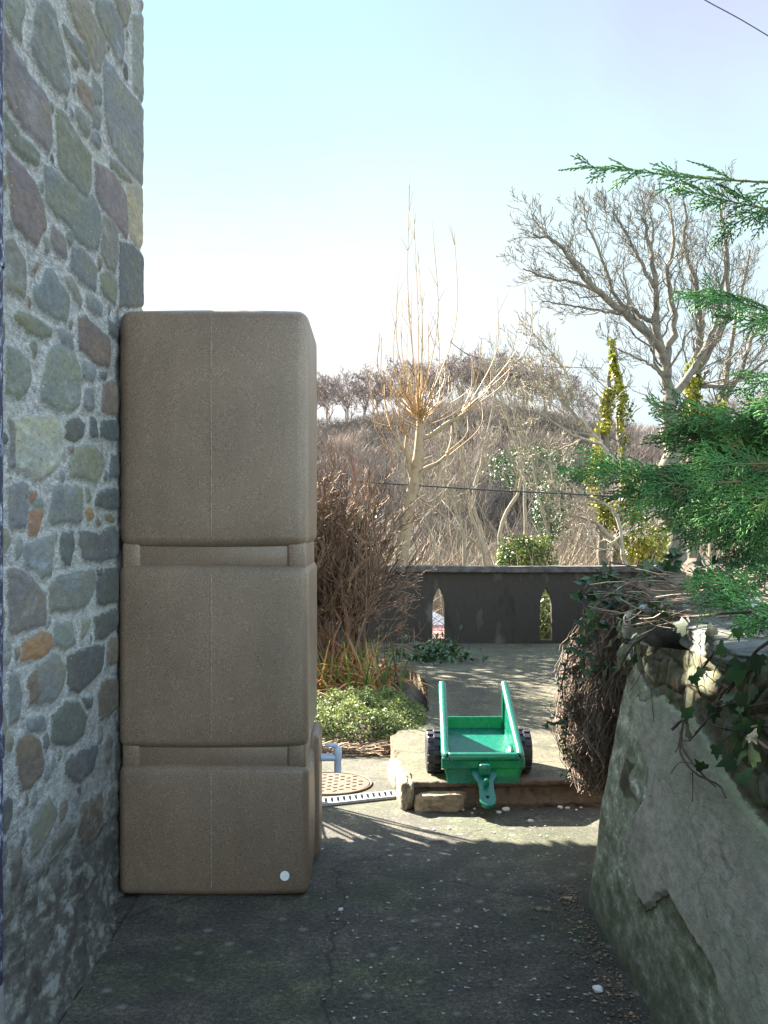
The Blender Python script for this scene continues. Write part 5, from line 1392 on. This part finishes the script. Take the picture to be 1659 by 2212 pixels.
# ------------------------------------------------------------------ step stones, drain, manhole
rough_block('edge_stone', .155, 4.80, .062, .035, .13, .066, M['pale_stone'], None, 61, .16, 5, .05, 7)
tag(bpy.data.objects['edge_stone'], 'pale upright stone forming the corner of the raised path', 'stone')
o = rough_block('kerb_stone', .315, 4.685, .038, .115, .04, .042, M['step'], None, 71, .2, 5, 0, 6); tag(o, 'brown weathered block below the broken front edge of the raised path', 'stone')
o = rough_block('edge_stone', .125, 5.12, .055, .035, .14, .055, M['pale_stone'], None, 66, .16, 5, .12, 7); tag(o, 'pinkish flank stone along the left side of the raised path', 'stone')
dr = empty('drain_channel', (-.05, 4.93, 0), 'narrow galvanised drain grating crossing the paving beside the tank', 'drain grating')
A = at(640, 1752, 1); Aw = np.array([-.42, 4.72]); Bw = np.array([.175, 4.955]); 
dv = unit(Bw - Aw); nv = np.array([-dv[1], dv[0]]); hw = .052
def dr_pt(s, t, z): p = Aw + dv * s + nv * t; return (p[0], p[1], z)
Ld = np.linalg.norm(Bw - Aw)
def strip(bm, s0, s1, t0, t1, z0, z1, skew=0):
    c = [dr_pt(s0, t0, z0), dr_pt(s1, t0, z0), dr_pt(s1 + skew, t1, z0), dr_pt(s0 + skew, t1, z0)]
    lo = [bm.verts.new(x) for x in c]; hi = [bm.verts.new((x[0], x[1], z1)) for x in c]
    bm.faces.new(hi); bm.faces.new(lo[::-1])
    for i in range(4): bm.faces.new((lo[i], lo[(i + 1) % 4], hi[(i + 1) % 4], hi[i]))
bm = bmesh.new(); strip(bm, 0, Ld, -hw, -hw + .012, .002, .014); strip(bm, 0, Ld, hw - .012, hw, .002, .014); bm_obj('frame', bm, M['galv'], dr)
bm = bmesh.new()
k = 0.02
while k < Ld - .05: strip(bm, k, k + .017, -hw + .0125, hw - .0125, .003, .012, .02); k += .031
bm_obj('grate', bm, M['galv'], dr)
bm = bmesh.new(); strip(bm, 0, Ld, -hw + .001, hw - .001, .0005, .0015); bm_obj('channel', bm, M['darkpit'], dr)
mh = empty('manhole_cover', (-.225, 5.15, 0), 'round rusty iron manhole cover with raised dashes partly hidden by the tank', 'manhole cover')
mc = np.array([-.225, 5.15]); mr = .205
b_ = Buf(); tube1(b_, [(mc[0], mc[1], .001), (mc[0], mc[1], .006)], mr, 48); b_.build('plate', M['iron'], mh)
b_ = Buf(); an = np.linspace(0, 2 * math.pi, 49); tube1(b_, [(mc[0] + math.cos(a) * (mr + .012), mc[1] + math.sin(a) * (mr + .012), .004) for a in an], .005, 6, closed_ends=False); b_.build('rim', M['iron'], mh)
bm = bmesh.new()
for i in range(-7, 8):
    for j in range(-7, 8):
        if (i + j) % 2: continue
        x_, y_ = i * .032, j * .032
        if math.hypot(x_, y_) > mr - .02 or (abs(x_ - .06) < .05 and abs(y_) < .02): continue
        rot = Matrix.Translation((mc[0] + x_, mc[1] + y_, 0)) @ Matrix.Rotation(.6 if (j // 2) % 2 else 0, 4, 'Z')
        rbox(bm, -.011, .011, -.0022, .0022, .005, .009, 0, 1, rot)
bm_obj('raised_dashes', bm, M['darkpit'], mh)

# dark joint between gutter strip and yard is the real gap between the two slabs; dirt strip at right wall foot
b_ = Buf(); nn = 1300
yy_ = rng.uniform(1.7, 3.7, nn); x = .74 - np.abs(rng.normal(0, .055, nn)) * np.interp(yy_, [1.7, 3.2, 3.7], [1, 1.5, .8])
for xx_, y_ in zip(x, yy_):
    s = U(.002, .006) if R() < .93 else U(.006, .011)
    V = rng.normal(0, 1, (6, 3)); V = np.array([[1, 0, 0], [-1, 0, 0], [0, 1, 0], [0, -1, 0], [0, 0, 1], [0, 0, -1]]) * s * rng.uniform(.6, 1.2, (6, 1)); V[:, 2] *= .5
    b_.add(V + (xx_, y_, .001 + s * .3), [[0, 2, 4], [2, 1, 4], [1, 3, 4], [3, 0, 4], [2, 0, 5], [1, 2, 5], [3, 1, 5], [0, 3, 5]], R())
o = b_.build('gravel', M['litter']); tag(o, 'loose grit and crumbled render at the foot of the right wall', 'gravel', kind='stuff')

# loose stones, individually
def pebble(xd, yd, s, mat, label, name='stone', zoff=0, group=None):
    Y = F * (H - zoff) / (yd - CY); p = at(xd, yd, Y)
    o = rough_block(name, p[0], p[1], zoff + s * .3, s, s * .8, s * .42, M[mat], None, random.randrange(900), .28, 3, U(0, 3)); tag(o, label, 'stone', group); return o
pebble(1292, 2140, .017, 'quartz', 'largest white stone lying on the dark paving near the right wall')
pebble(1146, 1775, .014, 'pebble', 'grey stone alone in front of the trailer tongue')
pebble(1093, 1750, .018, 'quartz', 'whitish stone beside the tip of the trailer tongue')
pebble(1078, 1756, .013, 'pebble', 'small grey stone touching the whitish one at the trailer tongue')
pebble(1210, 1745, .013, 'quartz', 'pale stone at the foot of the step near the creeper')
pebble(1226, 1747, .012, 'pebble', 'flat pale stone at the foot of the step next to the wall end')
pebble(736, 1966, .010, 'pebble', 'small reddish stone on the paving before the tank')
pebble(1163, 1966, .013, 'pale_stone', 'tan stone in the grit at the foot of the right wall')
pebble(1184, 1968, .012, 'pale_stone', 'second tan stone in the grit by the right wall, nearer to it')
for (xd, yd) in [(1025, 1748), (1020, 1757), (960, 1750), (985, 1752), (935, 1752), (1000, 1750), (1245, 1750), (1255, 1745)]:
    pebble(xd, yd, U(.005, .010), 'quartz', 'tiny pale chip of stone fallen along the foot of the step', 'stone_chip', group='stone chips below the step')
# flat leaf flecks on the paving
b_ = Buf(); nn = 260; yd = rng.uniform(1750, 2205, nn); Yp = F * H / (yd - CY); xd = rng.uniform(690, 1270, nn)
C = np.stack([(xd - CX) / F * Yp, Yp, np.full(nn, .003)], 1)
leaf_quads(C, rng.normal(0, 1, (nn, 3)) * (1, 1, .05), rng.normal(0, .12, (nn, 3)) + (0, 0, 1), rng.uniform(.006, .022, nn), rng.uniform(.005, .014, nn), b_, rng.random(nn))
M['fleck'] = simple('fleck', [(.20, .19, .19), (.36, .35, .35)], 30, .9, 0, tone=True)
o = b_.build('leaf_flecks', M['fleck']); tag(o, 'small pale dead leaf flecks scattered over the dark paving', 'leaf litter', kind='stuff')

# ------------------------------------------------------------------ toy trailer
tr = empty('toy_trailer', (.52, 4.9, .12), 'green plastic toy trailer with black wheels parked on the raised path', 'toy trailer')
xf0, xf1 = .322, .722; yf, yr = 4.72, 5.26; xr0, xr1 = .345, .715
def lx(f): return xf0 + (xr0 - xf0) * f
def rx(f): return xf1 + (xr1 - xf1) * f
def yl(f): return yf + (yr - yf) * f
def rail_z(f): return .243 + .255 * f ** 1.08
def floor_z(f): return .150 + .125 * f
rt = .0205
# rails and front rim: one swept tube
pts = []
for f in np.linspace(1, .06, 12): pts.append((lx(f) + rt, yl(f), rail_z(f)))
pts += [(lx(0) + rt + .004, yf + .008, rail_z(0) + .002), (lx(0) + rt + .018, yf - .004, rail_z(0))]
for s in np.linspace(.1, .9, 8): pts.append((xf0 + (xf1 - xf0) * s, yf - .006, rail_z(0)))
pts += [(rx(0) - rt - .018, yf - .004, rail_z(0)), (rx(0) - rt - .004, yf + .008, rail_z(0) + .002)]
for f in np.linspace(.06, 1, 12): pts.append((rx(f) - rt, yl(f), rail_z(f)))
b_ = Buf(); P = smoothline(pts, 130); tube1(b_, P, rt, 12)
for i in (0, -1):   # rounded ends
    c = P[i]; tube1(b_, [c + (0, 0, 0), c + (0, .006, .003), c + (0, .011, .004), c + (0, .0135, .005)], [rt, rt * .85, rt * .5, .001], 12)
b_.build('rim_rail', M['green'], tr, True)
def slab(bm, P0, P1, P2, P3_, th, nrm):
    n_ = Vector(nrm) * th
    a = [bm.verts.new(Vector(p)) for p in (P0, P1, P2, P3_)]; b2 = [bm.verts.new(Vector(p) + n_) for p in (P0, P1, P2, P3_)]
    bm.faces.new(a); bm.faces.new(b2[::-1])
    for i in range(4): bm.faces.new((a[i], b2[i], b2[(i + 1) % 4], a[(i + 1) % 4]))
bm = bmesh.new()
zf = floor_z(0); zr = floor_z(1); ins = .030
# sides: upper band under the rail, then inset lower body
slab(bm, (xf0 + .006, yf, rail_z(0)), (xr0 + .006, yr, rail_z(1)), (xr0 + .010, yr, rail_z(0) + .04), (xf0 + .010, yf, .192), .018, (1, 0, 0))
slab(bm, (xf1 - .006, yf, rail_z(0)), (xr1 - .006, yr, rail_z(1)), (xr1 - .010, yr, rail_z(0) + .04), (xf1 - .010, yf, .192), .018, (-1, 0, 0))
slab(bm, (xf0 + .012, yf + .002, .194), (xr0 + .012, yr, rail_z(0) + .045), (xr0 + ins, yr, zr - .02), (xf0 + ins, yf + .012, .118), .018, (1, 0, 0))
slab(bm, (xf1 - .012, yf + .002, .194), (xr1 - .012, yr, rail_z(0) + .045), (xr1 - ins, yr, zr - .02), (xf1 - ins, yf + .012, .118), .018, (-1, 0, 0))
# front: lip band and lower front
rbox(bm, xf0 + .002, xf1 - .002, yf - .016, yf + .004, .186, rail_z(0), .009, 3)
rbox(bm, xf0 + .028, xf1 - .028, yf + .001, yf + .012, .113, .190, .004, 2)
rbox(bm, xf0 + .028, xf1 - .028, yf - .001, yf + .004, .113, .124, .002, 2)
# floor, tailgate
slab(bm, (xf0 + ins, yf + .01, zf), (xf1 - ins, yf + .01, zf), (xr1 - ins, yr, zr), (xr0 + ins, yr, zr), .010, (0, 0, -1))
rbox(bm, xr0 + .012, xr1 - .012, yr - .016, yr - .004, zr - .02, .330, .003, 2)
# inner rear ribs
for sx, x0_ in ((1, xr0 + .016), (-1, xr1 - .016)):
    xa, xb = sorted((x0_, x0_ + sx * .022)); rbox(bm, xa, xb, yr - .04, yr - .016, zr, .455, .004, 2)
# wheel arches inside
for x0_ in (xf0 + .028, xf1 - .060):
    g = bmesh.ops.create_uvsphere(bm, u_segments=20, v_segments=12, radius=1); bmesh.ops.transform(bm, matrix=Matrix.Translation((x0_ + .016, 4.96, .185)) @ Matrix.Diagonal((.026, .10, .065, 1)), verts=g['verts'])
bmesh.ops.recalc_face_normals(bm, faces=bm.faces)
tub = bm_obj('tub', bm, M['green'], tr)
# tongue with towing eye
cxt = .524
def tongue_pt(s, x, dz=0):  # s along the slope
    return (cxt + x, 4.70 - s * .17, .175 - s * .105 + dz)
prof = [(0, .056), (.15, .054), (.35, .034), (.55, .032), (.75, .034), (.92, .035), (1.02, .027), (1.07, .012)]
bm = bmesh.new(); top = []; th = .016
L_ = [bm.verts.new(tongue_pt(s, -w_)) for s, w_ in prof]; R_ = [bm.verts.new(tongue_pt(s, w_)) for s, w_ in prof]
hole = [(s, w_) for s, w_ in [(.82 + .055 * math.cos(a), .0115 * math.sin(a)) for a in np.linspace(0, 2 * math.pi, 17)[:-1]]]
bm.free()
o_poly = [(-w_, s) for s, w_ in prof] + [(w_, s) for s, w_ in prof[::-1]]
cu = bpy.data.curves.new('tongue', 'CURVE'); cu.dimensions = '2D'; cu.fill_mode = 'BOTH'; cu.extrude = th / 2; cu.bevel_depth = .003
for poly in (o_poly, [(w_, s) for s, w_ in hole]):
    sp = cu.splines.new('POLY'); sp.points.add(len(poly) - 1)
    for p, c in zip(sp.points, poly): p.co = (c[0], c[1] * .20, 0, 1)
    sp.use_cyclic_u = True
tmp = bpy.data.objects.new('tmp', cu); S.collection.objects.link(tmp); bpy.context.view_layer.update()
me = bpy.data.meshes.new_from_object(tmp.evaluated_get(bpy.context.evaluated_depsgraph_get())); bpy.data.objects.remove(tmp); bpy.data.curves.remove(cu)
sl_ = math.atan2(.105, .17)
for v in me.vertices:
    x_, s_, t_ = v.co; v.co = (cxt + x_, 4.70 - s_ * math.cos(sl_) - t_ * math.sin(sl_), .175 - s_ * math.sin(sl_) + t_ * math.cos(sl_))
me.materials.clear(); tongue = link('tongue', me, M['green'], tr)
bm = bmesh.new(); rbox(bm, cxt - .027, cxt + .027, 4.648, 4.722, .168, .222, .010, 3)
rbox(bm, cxt - .060, cxt + .060, 4.690, 4.722, .135, .185, .010, 3); bm_obj('tongue_mount', bm, M['green'], tr, True)
b_ = Buf(); c = np.array([cxt, 4.615, .132]); nrm_ = np.array([0, -math.sin(sl_), math.cos(sl_)])
tube1(b_, [c, c + nrm_ * .02, c + nrm_ * .038, c + nrm_ * .044], [.014, .013, .010, .004], 14); h_ = b_.build('hitch_pin', M['green'], tongue, True); h_.matrix_parent_inverse = Matrix.Identity(4)
# wheels
def wheel(x0_, x1_, out):
    wy_, wz_, r_ = 4.93, .225, .100
    pr = [(x0_ + .004, r_ * .55), (x0_, r_ * .72), (x0_, r_ * .90), (x0_ + .010, r_), (x1_ - .010, r_), (x1_, r_ * .90), (x1_, r_ * .72), (x1_ - .004, r_ * .55)]
    n_ = 40; V = []; Fq = []
    for i in range(n_):
        a = 2 * math.pi * i / n_
        for (x_, rr_) in pr: V.append((x_, wy_ + rr_ * math.cos(a), wz_ + rr_ * math.sin(a)))
    k_ = len(pr)
    for i in range(n_):
        for j in range(k_ - 1):
            a, b2 = i * k_ + j, ((i + 1) % n_) * k_ + j; Fq.append([a, b2, b2 + 1, a + 1])
    bw = Buf(); bw.add(np.array(V), Fq)
    wh = bw.build('wheel', M['black_rubber'], tr, True)
    bm = bmesh.new(); xm = (x0_ + x1_) / 2
    for i in range(15):
        a = 2 * math.pi * i / 15
        for side, off in ((0, 0), (1, math.pi / 15)):
            xa, xb = (x0_ + .003, xm + .004) if side == 0 else (xm - .004, x1_ - .003)
            rot = Matrix.Translation((0, wy_, wz_)) @ Matrix.Rotation(a + off, 4, 'X')
            rbox(bm, xa, xb, -.012, .012, r_ - .006, r_ + .006, .003, 2, rot @ Matrix.Shear('XY', 4, (0, 0)) if False else rot)
    t_ = bm_obj('tread', bm, M['black_rubber'], wh); t_.matrix_parent_inverse = Matrix.Identity(4)
    bw = Buf(); xo = x0_ if out < 0 else x1_
    tube1(bw, [(xm, wy_, wz_), (xo - out * .006, wy_, wz_), (xo - out * .002, wy_, wz_)], [r_ * .56, r_ * .56, r_ * .40], 24)
    t_ = bw.build('hub', M['black_rubber'], wh); t_.matrix_parent_inverse = Matrix.Identity(4)
wheel(.262, .336, -1); wheel(.704, .776, 1)
for xa_ in (.30, .68):
    b_ = Buf(); tube1(b_, [(xa_, 4.93, .225), (xa_ + .06, 4.93, .225)], .012, 8); b_.build('axle_stub', M['black_rubber'], tr)

# ------------------------------------------------------------------ overhead cables
def cable(pts, r, label):
    b = Buf(); tube1(b, smoothline([at(*p) for p in pts], 24), r, 5); o = b.build('overhead_cable', M['cable']); tag(o, label, 'cable'); return o
cable([(1480, -30, 12), (1523, 0, 12), (1600, 42, 12), (1700, 102, 12)], .007, 'thin cable crossing the sky at the top right corner')
cable([(700, 1036, 13), (862, 1046, 13), (1050, 1058, 13), (1250, 1068, 13), (1500, 1082, 13)], .011, 'thick black cable crossing in front of the saplings above the fence')
cable([(972, 738, 22), (1010, 765, 22), (1060, 778, 22), (1180, 792, 22), (1300, 795, 22)], .009, 'upper thin cable sagging to the right of the pollarded tree')
cable([(860, 830, 22), (905, 835, 22), (960, 828, 22), (1040, 800, 22)], .008, 'short thin cable crossing behind the head of orange shoots')

# ------------------------------------------------------------------ unseen evergreen shrub added behind the tank, leaves placed to shade paving and wall
es = empty('unseen_shade_bush', (-.95, 5.5, 0), 'unseen evergreen bush added behind the tank to cast branch shadows across the paving', 'bush')
sx, sy, sz = SUNV
C = []
while len(C) < 9000:
    x_, y_, z_ = U(-.6, .95), U(2.3, 4.27), 0
    if R() < .42: z_ = U(.05, .86 - max(0, 3.0 - y_) * .4); x_ = .78 + .17 * z_; y_ = U(2.5, 3.75)
    # keep a narrow sunlit band with soft, feathered ends
    lim = 4.16 + .10 * (vnoise(np.array([[x_, 0, 0]]), 3.0, 77, 2)[0] - .5) + .05 * (.9 - x_)
    if y_ > lim: continue
    if z_ == 0 and y_ < 4.16 - (x_ + .234) / math.tan(a_) - .12: continue        # already in the shade of the tank
    tx = U(-1.45, -.45); t = (x_ - tx) / -sx
    Y_ = y_ + t * sy; Z_ = z_ + t * sz
    if Z_ > H + .187 * Y_ or tx > -.085 * Y_ or tx < -.30 * Y_ or Y_ < 4.4: continue
    C.append((tx, Y_, Z_))
C = np.array(C); nn = len(C); b_ = Buf()
leaf_quads(C, rng.normal(0, 1, (nn, 3)), rng.normal(0, .5, (nn, 3)) + np.array(SUNV), rng.uniform(.05, .09, nn), rng.uniform(.03, .05, nn), b_, rng.random(nn))
b_.build('foliage', M['bush_leaf'], es)
b_ = Buf()
for _ in range(30):
    e = C[random.randrange(nn)]; tube1(b_, smoothline([(-1.0, 5.5, 0), (-1.0 + U(-.1, .1), 5.5, .6), e], 8), np.linspace(.018, .004, 8), 5)
b_.build('stem', M['bark'], es)
# taller unseen tree added behind the house corner to dapple the garden wall top
gt = empty('unseen_shade_tree', (-2.6, 6.8, 0), 'unseen leafy tree added behind the house corner to shade the wall top', 'tree')
C = []
while len(C) < 4400:
    x_, y_, z_ = U(.80, 1.7), U(1.6, 4.1), U(.86, 1.12)
    if len(C) > 2700: x_, y_, z_ = U(.84, .96), U(2.5, 3.7), U(.45, .80)
    elif vnoise(np.array([[x_, y_, z_]]), 5, 88, 2)[0] > (.47 if y_ < 3.1 else .58): continue
    tx = U(-3.1, -1.75); t = (x_ - tx) / -sx
    if tx > -.26 * (y_ + t * sy): continue
    C.append((tx, y_ + t * sy, z_ + t * sz))
C = np.array(C); nn = len(C); b_ = Buf()
leaf_quads(C, rng.normal(0, 1, (nn, 3)), rng.normal(0, .5, (nn, 3)) + np.array(SUNV), rng.uniform(.08, .13, nn), rng.uniform(.05, .08, nn), b_, rng.random(nn))
b_.build('foliage', M['bush_leaf'], gt)
b_ = Buf(); tube1(b_, [(-2.6, 6.8, -.2), (-2.6, 6.8, 1.5), (-2.5, 6.7, 3.5)], [.12, .09, .05], 8)
for _ in range(24):
    e = C[random.randrange(nn)]; tube1(b_, smoothline([(-2.6, 6.8, 1.4), (-2.5, 6.7, 2.6), e], 8), np.linspace(.03, .006, 8), 5)
b_.build('trunk', M['bark'], gt)
# unseen evergreen screen added beyond the fence to shade the path's far end
C = []
while len(C) < 17000:
    x_ = U(-2.6, -.90); y_ = U(10.8, 14.6); zm = H + .19 * y_
    if x_ > -.085 * y_ : continue
    z_ = U(.2, zm) - .25 * (vnoise(np.array([[x_, y_, 0]]), 2.5, 71, 2)[0])
    C.append((x_, y_, z_))
C = np.array(C); nn = len(C); b_ = Buf()
hg = empty('unseen_shade_hedge', (-1.7, 12, -1.6), 'unseen evergreen screen added behind the fence to shade the far path', 'unseen_shade_hedge')
leaf_quads(C, rng.normal(0, 1, (nn, 3)), rng.normal(0, 1, (nn, 3)), rng.uniform(.08, .14, nn), rng.uniform(.05, .09, nn), b_, rng.random(nn))
b_.build('foliage', M['bush_leaf'], hg)
b_ = Buf()
for k in range(8):
    x_ = -2.3 + k * .17; tube1(b_, [(x_, 11.2 + k * .2, -2.2), (x_, 11.3 + k * .2, 2.6)], [.05, .02], 6)
b_.build('stem', M['bark'], hg)
